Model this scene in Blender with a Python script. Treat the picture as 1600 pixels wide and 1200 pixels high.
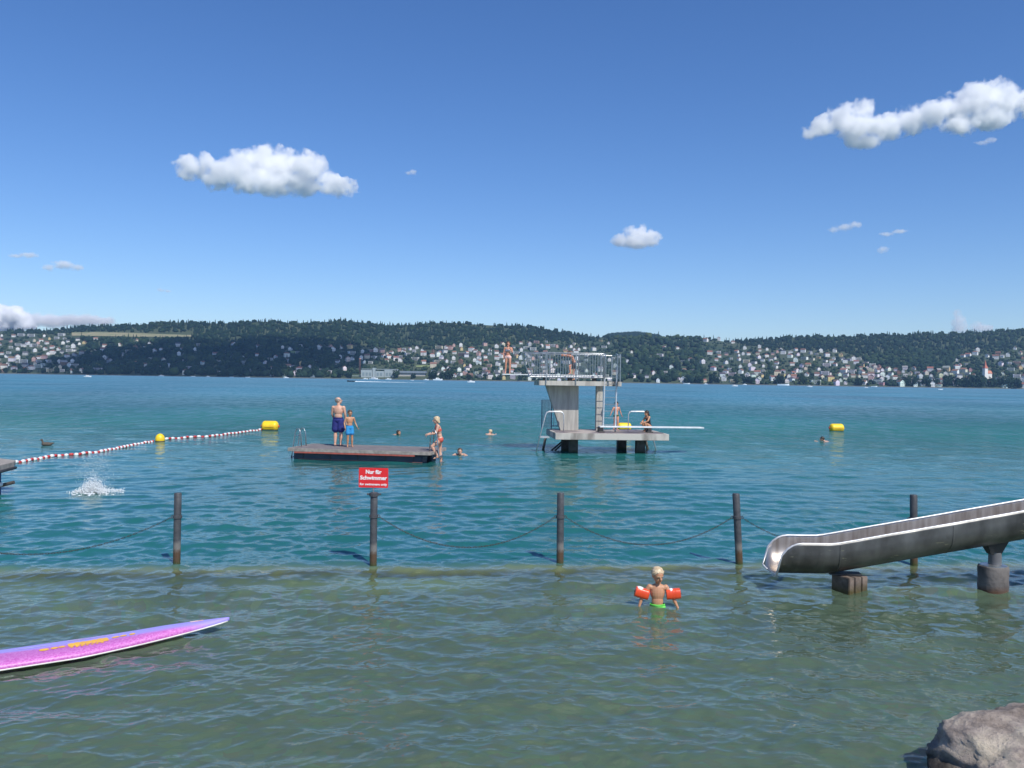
import bpy, bmesh, math, random
import numpy as np
from mathutils import Vector, Matrix, Euler, noise, Quaternion
random.seed(7); rng = np.random.default_rng(7)
R = math.radians
for o in list(bpy.data.objects): bpy.data.objects.remove(o)
scene = bpy.context.scene
COL = scene.collection

# ------------------------------------------------------------------ camera, sky, sun, exposure
CAMH, F = 2.8, 1340.0
ROLL, PITCH = R(0.86), -0.0045
fw = Vector((0, math.cos(PITCH), math.sin(PITCH)))
rt = Vector((math.cos(ROLL), 0, math.sin(ROLL)))
up = rt.cross(fw).normalized(); rt = fw.cross(up).normalized()
cam = bpy.data.cameras.new('camera'); camo = bpy.data.objects.new('camera', cam); COL.objects.link(camo)
cam.sensor_width = 36; cam.lens = 36 * F / 1600; cam.clip_start = 0.1; cam.clip_end = 40000
M = Matrix((rt, up, -fw)).transposed().to_4x4(); M.translation = (0, 0, CAMH); camo.matrix_world = M
scene.camera = camo
SUN_EL, SUN_AZ = R(50), R(147)
sund = Vector((math.sin(SUN_AZ) * math.cos(SUN_EL), math.cos(SUN_AZ) * math.cos(SUN_EL), math.sin(SUN_EL)))
world = bpy.data.worlds.new('World'); scene.world = world; world.use_nodes = True
wt = world.node_tree; wt.nodes.clear()
sky = wt.nodes.new('ShaderNodeTexSky'); sky.sky_type = 'NISHITA'; sky.sun_disc = False
sky.sun_elevation = SUN_EL; sky.sun_rotation = SUN_AZ; sky.altitude = 400; sky.air_density = 1.0; sky.dust_density = 0.35; sky.ozone_density = 4.0
hs = wt.nodes.new('ShaderNodeHueSaturation'); hs.inputs['Saturation'].default_value = 1.18; hs.inputs['Hue'].default_value = 0.505
bg = wt.nodes.new('ShaderNodeBackground'); bg.inputs[1].default_value = 0.118
wo = wt.nodes.new('ShaderNodeOutputWorld')
tn = wt.nodes.new('ShaderNodeMix'); tn.data_type = 'RGBA'; tn.blend_type = 'MULTIPLY'; tn.inputs[0].default_value = 1; tn.inputs[7].default_value = (.97, 1.02, 1.14, 1)
wt.links.new(sky.outputs[0], hs.inputs['Color']); wt.links.new(hs.outputs[0], tn.inputs[6]); wt.links.new(tn.outputs[2], bg.inputs[0]); wt.links.new(bg.outputs[0], wo.inputs[0])
sl = bpy.data.lights.new('sun', 'SUN'); sl.energy = 4.8; sl.angle = R(0.53); sl.color = (1, 0.96, 0.88)
slo = bpy.data.objects.new('sun', sl); COL.objects.link(slo); slo.rotation_euler = sund.to_track_quat('Z', 'Y').to_euler(); slo.location = (0, 0, 50)
vs = scene.view_settings; vs.view_transform = 'Standard'; vs.look = 'None'; vs.gamma = 1; vs.exposure = 0.0
scene.render.engine = 'CYCLES'
cy = scene.cycles
cy.use_denoising = True; cy.max_bounces = 22; cy.diffuse_bounces = 3; cy.glossy_bounces = 3; cy.transmission_bounces = 3
cy.transparent_max_bounces = 12; cy.volume_bounces = 20; cy.volume_step_rate = 1.0; cy.volume_max_steps = 256
cy.caustics_reflective = True; cy.blur_glossy = 0.3; cy.sample_clamp_indirect = 6

def ray(px, py):
    return (fw + rt * ((px - 800) / F) - up * ((py - 600) / F))
def onz(px, py, z=0.0):
    d = ray(px, py); k = (z - CAMH) / d.z; return Vector((0, 0, CAMH)) + d * k
def atY(px, py, Y):
    d = ray(px, py); return Vector((0, 0, CAMH)) + d * (Y / d.y)

# ------------------------------------------------------------------ object helpers
def tag(o, label=None, cat=None, group=None, kind=None):
    if label: o['label'] = label
    if cat: o['category'] = cat
    if group: o['group'] = group
    if kind: o['kind'] = kind
    return o
def empty(name, loc=(0, 0, 0), rz=0, label=None, cat=None, group=None):
    o = bpy.data.objects.new(name, None); COL.objects.link(o); o.location = loc; o.rotation_euler = (0, 0, rz)
    o.empty_display_size = 0.1
    return tag(o, label, cat, group)
def link(name, me, mat=None, parent=None, smooth=False):
    if mat is not None:
        for m in (mat if isinstance(mat, (list, tuple)) else [mat]): me.materials.append(m)
    if smooth: me.polygons.foreach_set('use_smooth', [True] * len(me.polygons))
    o = bpy.data.objects.new(name, me); COL.objects.link(o)
    if parent: o.parent = parent
    return o
class MB:
    def __init__(s): s.v = []; s.f = []; s.m = []
    def add(s, vs, fs, mi=0):
        n = len(s.v); s.v += [tuple(x) for x in vs]; s.f += [tuple(i + n for i in f) for f in fs]; s.m += [mi] * len(fs); return s
    def box(s, c, d, rz=0, mi=0, rot=None):
        c = Vector(c); q = rot or Matrix.Rotation(rz, 3, 'Z')
        vs = [c + q @ Vector((x * d[0] / 2, y * d[1] / 2, z * d[2] / 2)) for x in (-1, 1) for y in (-1, 1) for z in (-1, 1)]
        return s.add(vs, [(0, 1, 3, 2), (4, 6, 7, 5), (0, 4, 5, 1), (2, 3, 7, 6), (0, 2, 6, 4), (1, 5, 7, 3)], mi)
    def prism(s, pts, z0, z1, mi=0):          # plan polygon (CCW)
        n = len(pts); vs = [(p[0], p[1], z0) for p in pts] + [(p[0], p[1], z1) for p in pts]
        fs = [tuple(range(n))[::-1], tuple(range(n, 2 * n))] + [(i, (i + 1) % n, n + (i + 1) % n, n + i) for i in range(n)]
        return s.add(vs, fs, mi)
    def tube(s, pts, r, seg=8, r1=None, caps=True, mi=0, closed=False):
        pts = [Vector(p) for p in pts]; n = len(pts); rs = [r + (r1 - r) * i / (n - 1) if r1 is not None else r for i in range(n)] if not hasattr(r, '__len__') else list(r)
        ring = []; u = None
        for i, p in enumerate(pts):
            if closed: t = pts[(i + 1) % n] - pts[i - 1]
            else: t = pts[min(i + 1, n - 1)] - pts[max(i - 1, 0)]
            t = t.normalized()
            if u is None: u = t.orthogonal().normalized()
            else: u = (u - t * u.dot(t)).normalized()
            w = t.cross(u)
            ring.append([p + (u * math.cos(a) + w * math.sin(a)) * rs[i] for a in [2 * math.pi * k / seg for k in range(seg)]])
        vs = [v for rr in ring for v in rr]; fs = []
        for i in range(n if closed else n - 1):
            j = (i + 1) % n
            for k in range(seg): fs.append((i * seg + k, i * seg + (k + 1) % seg, j * seg + (k + 1) % seg, j * seg + k))
        if caps and not closed: fs += [tuple(range(seg))[::-1], tuple((n - 1) * seg + k for k in range(seg))]
        return s.add(vs, fs, mi)
    def lathe(s, prof, c=(0, 0, 0), seg=24, mi=0):
        c = Vector(c); vs = []; fs = []; n = len(prof)
        for r, z in prof:
            for k in range(seg):
                a = 2 * math.pi * k / seg; vs.append(c + Vector((r * math.cos(a), r * math.sin(a), z)))
        for i in range(n - 1):
            for k in range(seg): fs.append((i * seg + k, i * seg + (k + 1) % seg, (i + 1) * seg + (k + 1) % seg, (i + 1) * seg + k))
        fs += [tuple(range(seg))[::-1], tuple((n - 1) * seg + k for k in range(seg))]
        return s.add(vs, fs, mi)
    def ell(s, c, r, rot=None, seg=16, rings=10, mi=0):
        c = Vector(c); q = rot or Matrix.Identity(3); r = r if hasattr(r, '__len__') else (r, r, r)
        vs = [c + q @ Vector((0, 0, -r[2]))]; fs = []
        for i in range(1, rings):
            th = -math.pi / 2 + math.pi * i / rings
            for k in range(seg):
                a = 2 * math.pi * k / seg
                vs.append(c + q @ Vector((r[0] * math.cos(th) * math.cos(a), r[1] * math.cos(th) * math.sin(a), r[2] * math.sin(th))))
        vs.append(c + q @ Vector((0, 0, r[2])))
        for k in range(seg): fs.append((0, 1 + (k + 1) % seg, 1 + k))
        for i in range(rings - 2):
            for k in range(seg):
                a = 1 + i * seg; b = a + seg; fs.append((a + k, a + (k + 1) % seg, b + (k + 1) % seg, b + k))
        a = 1 + (rings - 2) * seg; t = len(vs) - 1
        for k in range(seg): fs.append((a + k, a + (k + 1) % seg, t))
        return s.add(vs, fs, mi)
    def limb(s, p0, p1, r0, r1, seg=12):
        p0, p1 = Vector(p0), Vector(p1); t = (p1 - p0); L = t.length
        if L < 1e-6: return s
        t /= L; pts = []; rs = []
        for a in (-75, -45, -15): pts.append(p0 + t * r0 * math.sin(R(a))); rs.append(r0 * math.cos(R(a)))
        pts.append(p0); rs.append(r0)
        pts.append(p0.lerp(p1, .5)); rs.append((r0 + r1) / 2)
        pts.append(p1); rs.append(r1)
        for a in (15, 45, 75): pts.append(p1 + t * r1 * math.sin(R(a))); rs.append(r1 * math.cos(R(a)))
        return s.tube(pts, rs, seg)
    def mesh(s, name):
        me = bpy.data.meshes.new(name); me.from_pydata(s.v, [], s.f)
        me.polygons.foreach_set('material_index', s.m); me.update(); return me
    def build(s, name, mat=None, parent=None, smooth=False, bevel=0):
        me = s.mesh(name)
        if bevel:
            bm = bmesh.new(); bm.from_mesh(me)
            bmesh.ops.bevel(bm, geom=[e for e in bm.edges], offset=bevel, segments=2, affect='EDGES', clamp_overlap=True)
            bm.to_mesh(me); bm.free()
        return link(name, me, mat, parent, smooth)
def autosmooth(o, ang=35):
    me = o.data; bm = bmesh.new(); bm.from_mesh(me)
    for f in bm.faces: f.smooth = True
    for e in bm.edges:
        if len(e.link_faces) == 2 and e.calc_face_angle(0) > R(ang): e.smooth = False
    bm.to_mesh(me); bm.free(); return o
def remeshed(mb, voxel, name='m', smooth_it=3):
    me = mb.mesh(name); o = bpy.data.objects.new(name, me); COL.objects.link(o)
    m = o.modifiers.new('r', 'REMESH'); m.mode = 'VOXEL'; m.voxel_size = voxel; m.use_smooth_shade = True
    if smooth_it:
        k = o.modifiers.new('s', 'SMOOTH'); k.factor = 0.5; k.iterations = smooth_it
    dg = bpy.context.evaluated_depsgraph_get(); out = bpy.data.meshes.new_from_object(o.evaluated_get(dg))
    bpy.data.objects.remove(o); bpy.data.meshes.remove(me); out.name = name; out.materials.clear(); return out
def copy_tree(o, parent=None):
    c = o.copy(); COL.objects.link(c)
    if parent: c.parent = parent
    for ch in list(KIDS.get(o.name, [])): copy_tree(ch, c)
    return c
KIDS = {}
def note_kids(root):
    for o in COL.objects:
        if o.parent: KIDS.setdefault(o.parent.name, [])
    for o in COL.objects:
        if o.parent and o not in KIDS[o.parent.name]: KIDS[o.parent.name].append(o)

# ------------------------------------------------------------------ materials
def newmat(name):
    m = bpy.data.materials.new(name); m.use_nodes = True; nt = m.node_tree
    b = nt.nodes['Principled BSDF']; return m, nt, b
def pmat(name, c1, c2=None, rough=0.6, metal=0, scale=5.0, detail=4, bump=0.0, bscale=None, stretch=(1, 1, 1), thr=(0.35, 0.65), spec=0.5, sss=0, coat=0):
    m, nt, b = newmat(name); N = nt.nodes.new; L = nt.links.new
    b.inputs['Roughness'].default_value = rough; b.inputs['Metallic'].default_value = metal
    b.inputs['Specular IOR Level'].default_value = spec; b.inputs['Coat Weight'].default_value = coat
    if sss: b.inputs['Subsurface Weight'].default_value = sss; b.inputs['Subsurface Radius'].default_value = (0.02, 0.008, 0.004); b.inputs['Subsurface Scale'].default_value = 1
    tc = N('ShaderNodeTexCoord'); mp = N('ShaderNodeMapping'); mp.inputs['Scale'].default_value = stretch; L(tc.outputs['Object'], mp.inputs[0])
    n = N('ShaderNodeTexNoise'); n.inputs['Scale'].default_value = scale; n.inputs['Detail'].default_value = detail; L(mp.outputs[0], n.inputs['Vector'])
    c2 = c2 or tuple(x * 0.8 for x in c1)
    cr = N('ShaderNodeValToRGB'); cr.color_ramp.elements[0].position = thr[0]; cr.color_ramp.elements[1].position = thr[1]
    cr.color_ramp.elements[0].color = (*c1, 1); cr.color_ramp.elements[1].color = (*c2, 1)
    L(n.outputs['Fac'], cr.inputs[0]); L(cr.outputs[0], b.inputs['Base Color'])
    if bump:
        n2 = N('ShaderNodeTexNoise'); n2.inputs['Scale'].default_value = bscale or scale * 3; n2.inputs['Detail'].default_value = 5; L(mp.outputs[0], n2.inputs['Vector'])
        bp = N('ShaderNodeBump'); bp.inputs['Strength'].default_value = bump; bp.inputs['Distance'].default_value = 0.02; L(n2.outputs['Fac'], bp.inputs['Height']); L(bp.outputs[0], b.inputs['Normal'])
    return m
def zlayer(m, z0, z1, col, nscale=8, namp=0.1, axis='Z'):
    """blend the base colour to col below object height z1..z0 (waterline growth, rust)"""
    nt = m.node_tree; b = nt.nodes['Principled BSDF']; N = nt.nodes.new; L = nt.links.new
    old = b.inputs['Base Color'].links[0].from_socket
    tc = N('ShaderNodeTexCoord'); sp = N('ShaderNodeSeparateXYZ'); L(tc.outputs['Object'], sp.inputs[0])
    n = N('ShaderNodeTexNoise'); n.inputs['Scale'].default_value = nscale; n.inputs['Detail'].default_value = 6; L(tc.outputs['Object'], n.inputs['Vector'])
    ma = N('ShaderNodeMath'); ma.operation = 'MULTIPLY_ADD'; ma.inputs[1].default_value = namp * 2; L(n.outputs['Fac'], ma.inputs[0])
    mb_ = N('ShaderNodeMath'); mb_.operation = 'SUBTRACT'; L(sp.outputs[axis], mb_.inputs[0]); mb_.inputs[1].default_value = namp; L(mb_.outputs[0], ma.inputs[2])
    mr = N('ShaderNodeMapRange'); mr.inputs['From Min'].default_value = z0; mr.inputs['From Max'].default_value = z1; L(ma.outputs[0], mr.inputs['Value'])
    mx = N('ShaderNodeMix'); mx.data_type = 'RGBA'; L(mr.outputs[0], mx.inputs[0]); mx.inputs[6].default_value = (*col, 1); L(old, mx.inputs[7]); L(mx.outputs[2], b.inputs['Base Color'])
    return m
steel = pmat('galvanised_steel', (.48, .50, .52), (.32, .34, .36), rough=.35, metal=.85, scale=14)
steel_white = pmat('bright_rail', (.66, .67, .68), (.5, .51, .52), rough=.42, metal=.45, scale=14)
concrete = pmat('concrete', (.48, .45, .40), (.24, .215, .19), rough=.88, scale=1.5, detail=9, bump=.25, bscale=30, thr=(.47, .66), stretch=(1.6, 1.6, .5))
concrete_col = pmat('board_marked_concrete', (.43, .41, .37), (.30, .285, .26), rough=.88, scale=3.5, detail=7, bump=.2, stretch=(3, 3, .35))
deckc = pmat('wet_deck_concrete', (.42, .36, .31), (.17, .14, .15), rough=.6, scale=1.1, detail=6, thr=(.40, .58))
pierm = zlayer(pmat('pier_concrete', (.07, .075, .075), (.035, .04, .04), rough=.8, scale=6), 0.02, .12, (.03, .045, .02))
postm = pmat('tarred_post', (.045, .048, .055), (.075, .078, .085), rough=.55, scale=9, detail=6, bump=.2)
zlayer(postm, .27, .36, (.17, .16, .15), 14, .05); zlayer(postm, .16, .24, (.085, .05, .028), 24, .07); zlayer(postm, .0, .08, (.05, .055, .015), 24, .04)
wood_deck = pmat('weathered_planks', (.23, .205, .20), (.13, .112, .115), rough=.85, scale=2.5, detail=6, stretch=(1, 6, 1))
wood_edge = pmat('weathered_edge', (.36, .32, .28), (.22, .2, .18), rough=.85, scale=8, detail=6)
navy = pmat('navy_float', (.022, .032, .06), (.05, .06, .085), rough=.5, scale=3, detail=6)
red_paint = pmat('faded_red_paint', (.45, .10, .07), (.28, .08, .06), rough=.6, scale=8)
yellow = pmat('yellow_plastic', (.85, .60, .02), (.78, .50, .02), rough=.4, scale=4)
white_pl = pmat('white_plastic', (.8, .8, .8), (.7, .7, .7), rough=.45, scale=10)
red_pl = pmat('red_plastic', (.55, .035, .03), (.42, .03, .03), rough=.45, scale=10)
orange_pl = pmat('orange_vinyl', (.80, .09, .025), (.70, .07, .02), rough=.3, scale=7, coat=.3)
sign_red = pmat('sign_red', (.72, .025, .03), (.66, .025, .03), rough=.35, scale=6)
sign_white = pmat('sign_white', (.85, .85, .85), (.8, .8, .8), rough=.5)
darkm = pmat('dark_fitting', (.02, .02, .022), (.04, .04, .04), rough=.6)
skin_a = pmat('skin_fair', (.60, .36, .26), (.54, .30, .21), rough=.5, scale=6, sss=.15)
skin_b = pmat('skin_tan', (.50, .26, .15), (.44, .22, .12), rough=.5, scale=6, sss=.15)
skin_c = pmat('skin_sunburnt', (.58, .29, .20), (.50, .23, .15), rough=.5, scale=6, sss=.15)
hair_dark = pmat('hair_dark', (.018, .012, .010), (.04, .025, .018), rough=.55, scale=40, stretch=(1, 1, .2))
hair_brown = pmat('hair_brown', (.055, .03, .02), (.10, .055, .035), rough=.55, scale=40, stretch=(1, 1, .2))
hair_blond = pmat('hair_blond', (.66, .53, .35), (.40, .28, .16), rough=.5, scale=45, stretch=(1, 1, .25))
hair_grey = pmat('hair_grey', (.22, .19, .17), (.32, .28, .25), rough=.6, scale=40)
cl_navy = pmat('navy_cloth', (.012, .018, .13), (.02, .028, .18), rough=.8, scale=12)
cl_turq = pmat('turquoise_cloth', (.02, .30, .62), (.03, .20, .45), rough=.8, scale=12)
cl_red = pmat('red_swim', (.45, .05, .035), (.55, .12, .08), rough=.7, scale=30)
cl_pink = pmat('pink_swim', (.75, .42, .38), (.8, .6, .55), rough=.7, scale=30)
cl_white = pmat('pale_swim', (.75, .72, .72), (.6, .45, .45), rough=.7, scale=30)
cl_dark = pmat('black_swim', (.02, .022, .03), (.03, .03, .04), rough=.6, scale=20)
cl_green = pmat('green_swim', (.10, .55, .06), (.16, .68, .10), rough=.6, scale=20)
cl_olive = pmat('olive_swim', (.05, .09, .05), (.08, .12, .06), rough=.7, scale=20)
lips = pmat('lips', (.38, .12, .09), rough=.5); eyem = pmat('eye', (.02, .015, .012), rough=.2)

# ------------------------------------------------------------------ lake water
def water_mat():
    m, nt, b = newmat('lake_water'); N = nt.nodes.new; L = nt.links.new; nt.nodes.remove(b)
    out = nt.nodes['Material Output']
    geo = N('ShaderNodeNewGeometry'); sp = N('ShaderNodeSeparateXYZ'); L(geo.outputs['Position'], sp.inputs[0])
    def rng_(sock, a, c, lo=0, hi=1, smooth=True):
        r = N('ShaderNodeMapRange'); r.interpolation_type = 'SMOOTHSTEP' if smooth else 'LINEAR'
        for i, v in zip(('From Min', 'From Max', 'To Min', 'To Max'), (a, c, lo, hi)): r.inputs[i].default_value = v
        L(sock, r.inputs['Value']); return r.outputs[0]
    def nz(scale, detail=3, stretch=(1, 1, 1), rough=.55, dist=0):
        mp = N('ShaderNodeMapping'); mp.inputs['Scale'].default_value = stretch; L(geo.outputs['Position'], mp.inputs[0])
        n = N('ShaderNodeTexNoise'); n.inputs['Scale'].default_value = scale; n.inputs['Detail'].default_value = detail; n.inputs['Roughness'].default_value = rough
        n.inputs['Distortion'].default_value = dist; L(mp.outputs[0], n.inputs['Vector']); return n.outputs['Fac']
    def math_(op, a, c):
        n = N('ShaderNodeMath'); n.operation = op
        for i, v in enumerate((a, c)):
            if isinstance(v, (int, float)): n.inputs[i].default_value = v
            else: L(v, n.inputs[i])
        return n.outputs[0]
    def mixc(f, a, c):
        n = N('ShaderNodeMix'); n.data_type = 'RGBA'; L(f, n.inputs[0])
        for i, v in ((6, a), (7, c)):
            if isinstance(v, tuple): n.inputs[i].default_value = (*v, 1)
            else: L(v, n.inputs[i])
        return n.outputs[2]
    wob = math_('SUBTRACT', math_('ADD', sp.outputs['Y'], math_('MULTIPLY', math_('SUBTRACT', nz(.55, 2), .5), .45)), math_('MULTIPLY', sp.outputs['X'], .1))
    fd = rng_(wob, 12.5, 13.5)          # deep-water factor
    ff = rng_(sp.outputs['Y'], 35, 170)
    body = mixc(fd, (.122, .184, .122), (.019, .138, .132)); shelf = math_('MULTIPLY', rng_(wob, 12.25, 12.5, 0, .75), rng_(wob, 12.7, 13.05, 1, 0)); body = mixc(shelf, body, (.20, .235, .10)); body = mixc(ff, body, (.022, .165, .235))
    patch = rng_(nz(.03, 3, (1, .6, 1)), .35, .65, .78, 1.15)
    bm_ = N('ShaderNodeMix'); bm_.data_type = 'RGBA'; bm_.blend_type = 'MULTIPLY'; bm_.inputs[0].default_value = 1; L(body, bm_.inputs[6])
    cmb = N('ShaderNodeCombineColor'); [L(patch, cmb.inputs[i]) for i in range(3)]; L(cmb.outputs[0], bm_.inputs[7])
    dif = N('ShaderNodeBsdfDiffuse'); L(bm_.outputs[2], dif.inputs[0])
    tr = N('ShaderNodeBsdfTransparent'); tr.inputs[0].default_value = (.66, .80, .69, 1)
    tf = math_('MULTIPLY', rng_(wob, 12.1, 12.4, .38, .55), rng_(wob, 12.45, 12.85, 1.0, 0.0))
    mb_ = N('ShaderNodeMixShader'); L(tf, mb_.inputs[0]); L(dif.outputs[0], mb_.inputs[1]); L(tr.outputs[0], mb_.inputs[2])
    # ripples
    far = rng_(sp.outputs['Y'], 12, 70)
    gust = rng_(nz(.018, 3, (.5, 1, 1)), .3, .7, .55, 1.25)
    b1 = N('ShaderNodeBump'); b1.inputs['Distance'].default_value = .012; L(nz(9, 3, (.8, 1.25, 1), dist=.4), b1.inputs['Height'])
    L(math_('MULTIPLY', gust, .55), b1.inputs['Strength'])
    b2 = N('ShaderNodeBump'); b2.inputs['Distance'].default_value = .14; L(nz(1.6, 4, (.55, 1.3, 1), dist=.3), b2.inputs['Height'])
    L(math_('MULTIPLY', math_('MULTIPLY', far, gust), .8), b2.inputs['Strength']); L(b1.outputs[0], b2.inputs['Normal'])
    b3 = N('ShaderNodeBump'); b3.inputs['Distance'].default_value = .8; L(nz(.42, 5, (1, .8, 1), rough=.62), b3.inputs['Height'])
    L(math_('MULTIPLY', rng_(sp.outputs['Y'], 16, 60), .6), b3.inputs['Strength']); L(b2.outputs[0], b3.inputs['Normal'])
    gl = N('ShaderNodeBsdfGlossy'); gl.inputs['Color'].default_value = (1, 1, 1, 1); L(rng_(sp.outputs['Y'], 18, 110, .03, .40), gl.inputs['Roughness'])
    fr = N('ShaderNodeFresnel'); fr.inputs['IOR'].default_value = 1.333
    for n in (gl, fr): L(b3.outputs[0], n.inputs['Normal'])
    streak = rng_(nz(1.1, 6, (1, .34, 1), rough=.72), .33, .67, .40, 1.35); sfar = rng_(nz(.09, 5, (.35, .30, 1), rough=.65), .33, .67, .75, 1.15)
    sm = N('ShaderNodeMix'); L(rng_(sp.outputs['Y'], 22, 60), sm.inputs[0]); sm.inputs[2].default_value = 1.0; L(math_('MULTIPLY', streak, sfar), sm.inputs[3])
    fm = math_('MULTIPLY', math_('MULTIPLY', fr.outputs[0], rng_(sp.outputs['Y'], 9, 50, 1, .62)), sm.outputs[0])
    ms = N('ShaderNodeMixShader'); L(fm, ms.inputs[0]); L(mb_.outputs[0], ms.inputs[1]); L(gl.outputs[0], ms.inputs[2])
    L(ms.outputs[0], out.inputs['Surface']); return m
def make_water():
    # rows denser near the shore, coarser far out
    inv = np.linspace(1 / 4.6, 1 / 55, 900); ys = list(1 / inv); ys = [-30, 0, 2, 3, 3.6, 4.1, 4.4] + ys
    while ys[-1] < 5200: ys.append(ys[-1] * 1.035)
    ys = np.array(ys); ts = np.concatenate([-np.geomspace(6, .80, 24), np.linspace(-.78, .78, 1050), np.geomspace(.80, 6, 24)])
    wdt = np.maximum(ys, 4.6)
    X = ts[None, :] * wdt[:, None]; Y = np.repeat(ys[:, None], len(ts), 1)
    sp = np.gradient(ys)[:, None]; spx = (np.abs(ts[1:] - ts[:-1]).min() * wdt)[:, None]
    Z = np.zeros_like(X); DX = np.zeros_like(X); DY = np.zeros_like(X)
    r2 = np.random.default_rng(3); n = 110
    lam = np.geomspace(.085, 3.6, n)
    for i in range(n):
        l = lam[i] * r2.uniform(.95, 1.05); k = 2 * math.pi / l
        a0 = r2.normal(0, .85 if l < .5 else .5)
        dx, dy = math.sin(a0 + .25), -math.cos(a0 + .25)
        slope = float(np.interp(l, [.08, .15, .4, .8, 1.3, 2, 4], [.020, .030, .034, .026, .017, .010, .006])); A = slope / k
        w = np.clip((l / (2.2 * sp) - 1) / 1.2, 0, 1) * np.clip((l / (2.5 * spx) - 1), 0, 1)
        ph = k * (dx * X + dy * Y) + r2.uniform(0, 6.28)
        # slow amplitude modulation makes groups of waves
        mod = .7 + .6 * np.sin(X * .31 / l * dy * .6 + Y * .27 / l * dx + i) * np.sin(Y * .12 / l + i * 2.1)
        wa = A * w * mod
        Z += wa * np.cos(ph); DX += -wa * dx * np.sin(ph) * 1.1; DY += -wa * dy * np.sin(ph) * 1.1
    edge = (np.abs(ts) < .79)[None, :] * 1.0
    X = X + DX * edge; Y = Y + DY * edge; Z = Z * edge
    nr, nc = X.shape; co = np.stack([X, Y, Z], -1).reshape(-1, 3).astype(np.float32)
    idx = np.arange(nr * nc).reshape(nr, nc); q = np.stack([idx[:-1, :-1], idx[:-1, 1:], idx[1:, 1:], idx[1:, :-1]], -1).reshape(-1, 4)
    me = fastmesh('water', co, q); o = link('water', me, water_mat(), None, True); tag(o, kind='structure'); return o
def fastmesh(name, co, quads, attr=None):
    me = bpy.data.meshes.new(name); nv, nf = len(co), len(quads); k = quads.shape[1]
    me.vertices.add(nv); me.vertices.foreach_set('co', np.ascontiguousarray(co, dtype=np.float32).ravel())
    me.loops.add(nf * k); me.loops.foreach_set('vertex_index', np.ascontiguousarray(quads, dtype=np.int32).ravel())
    me.polygons.add(nf); me.polygons.foreach_set('loop_start', np.arange(0, nf * k, k, dtype=np.int32))
    try: me.polygons.foreach_set('loop_total', np.full(nf, k, dtype=np.int32))
    except Exception: pass
    if attr is not None:
        a = me.attributes.new('tint', 'FLOAT', 'POINT'); a.data.foreach_set('value', np.ascontiguousarray(attr, dtype=np.float32))
    me.update(calc_edges=True); me.validate(); return me
make_water()

# lake bed: gravelly shallows, an algae-covered ledge under the posts, then deep
def make_bed():
    xs = np.linspace(-40, 40, 260); ys = np.concatenate([np.linspace(-12, 3, 30), np.linspace(3.2, 16, 160), np.linspace(17, 60, 30)])
    X, Y = np.meshgrid(xs, ys); ed = 12.70 + .1 * X + .22 * np.sin(X * .9) + .12 * np.sin(X * 2.3 + 1)
    base = np.interp(Y, [-12, 0, 2.5, 5, 12], [1.2, 1.1, .1, -.45, -.78])
    led = np.maximum(np.exp(-((Y - ed - .25) / .24) ** 2) * .69, .42 * (Y > ed + .2) * np.clip((ed + 1.3 - Y) / .5, 0, 1)); drop = np.clip((Y - ed - .9) / 3, 0, 1) * 3.2
    Z = base + led - drop + .04 * np.sin(X * 3.1 + Y * 2) * np.sin(Y * 2.7 - X) + rng.normal(0, .008, X.shape)
    Z = np.where(Y > 16, np.minimum(Z, -4), Z)
    co = np.stack([X, Y, Z], -1).reshape(-1, 3); nr, nc = X.shape; idx = np.arange(nr * nc).reshape(nr, nc)
    q = np.stack([idx[:-1, :-1], idx[:-1, 1:], idx[1:, 1:], idx[1:, :-1]], -1).reshape(-1, 4)
    m, nt, b = newmat('lake_bed'); N = nt.nodes.new; L = nt.links.new; b.inputs['Roughness'].default_value = .9
    tc = N('ShaderNodeTexCoord'); n = N('ShaderNodeTexNoise'); n.inputs['Scale'].default_value = .9; n.inputs['Detail'].default_value = 6; L(tc.outputs['Object'], n.inputs[0])
    v = N('ShaderNodeTexVoronoi'); v.inputs['Scale'].default_value = 7; L(tc.outputs['Object'], v.inputs['Vector'])
    c1 = N('ShaderNodeValToRGB'); c1.color_ramp.elements[0].position = .3; c1.color_ramp.elements[1].position = .7
    c1.color_ramp.elements[0].color = (.10, .11, .075, 1); c1.color_ramp.elements[1].color = (.44, .43, .31, 1); L(n.outputs['Fac'], c1.inputs[0])
    c2 = N('ShaderNodeMix'); c2.data_type = 'RGBA'; c2.blend_type = 'MULTIPLY'; c2.inputs[0].default_value = .55; L(c1.outputs[0], c2.inputs[6]); L(v.outputs['Color'], c2.inputs[7])
    sp = N('ShaderNodeSeparateXYZ'); L(tc.outputs['Object'], sp.inputs[0]); mr = N('ShaderNodeMapRange'); L(sp.outputs['Z'], mr.inputs['Value'])
    mr.inputs['From Min'].default_value = -.36; mr.inputs['From Max'].default_value = -.2
    ly = N('ShaderNodeMath'); ly.operation = 'GREATER_THAN'; L(sp.outputs['Y'], ly.inputs[0]); ly.inputs[1].default_value = 11
    mu = N('ShaderNodeMath'); mu.operation = 'MULTIPLY'; L(mr.outputs[0], mu.inputs[0]); L(ly.outputs[0], mu.inputs[1])
    c3 = N('ShaderNodeMix'); c3.data_type = 'RGBA'; L(mu.outputs[0], c3.inputs[0]); L(c2.outputs[2], c3.inputs[6]); c3.inputs[7].default_value = (.50, .51, .19, 1)
    L(c3.outputs[2], b.inputs['Base Color'])
    o = link('lake_bed', fastmesh('lake_bed', co, q), m, None, True); tag(o, kind='structure')
make_bed()

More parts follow.
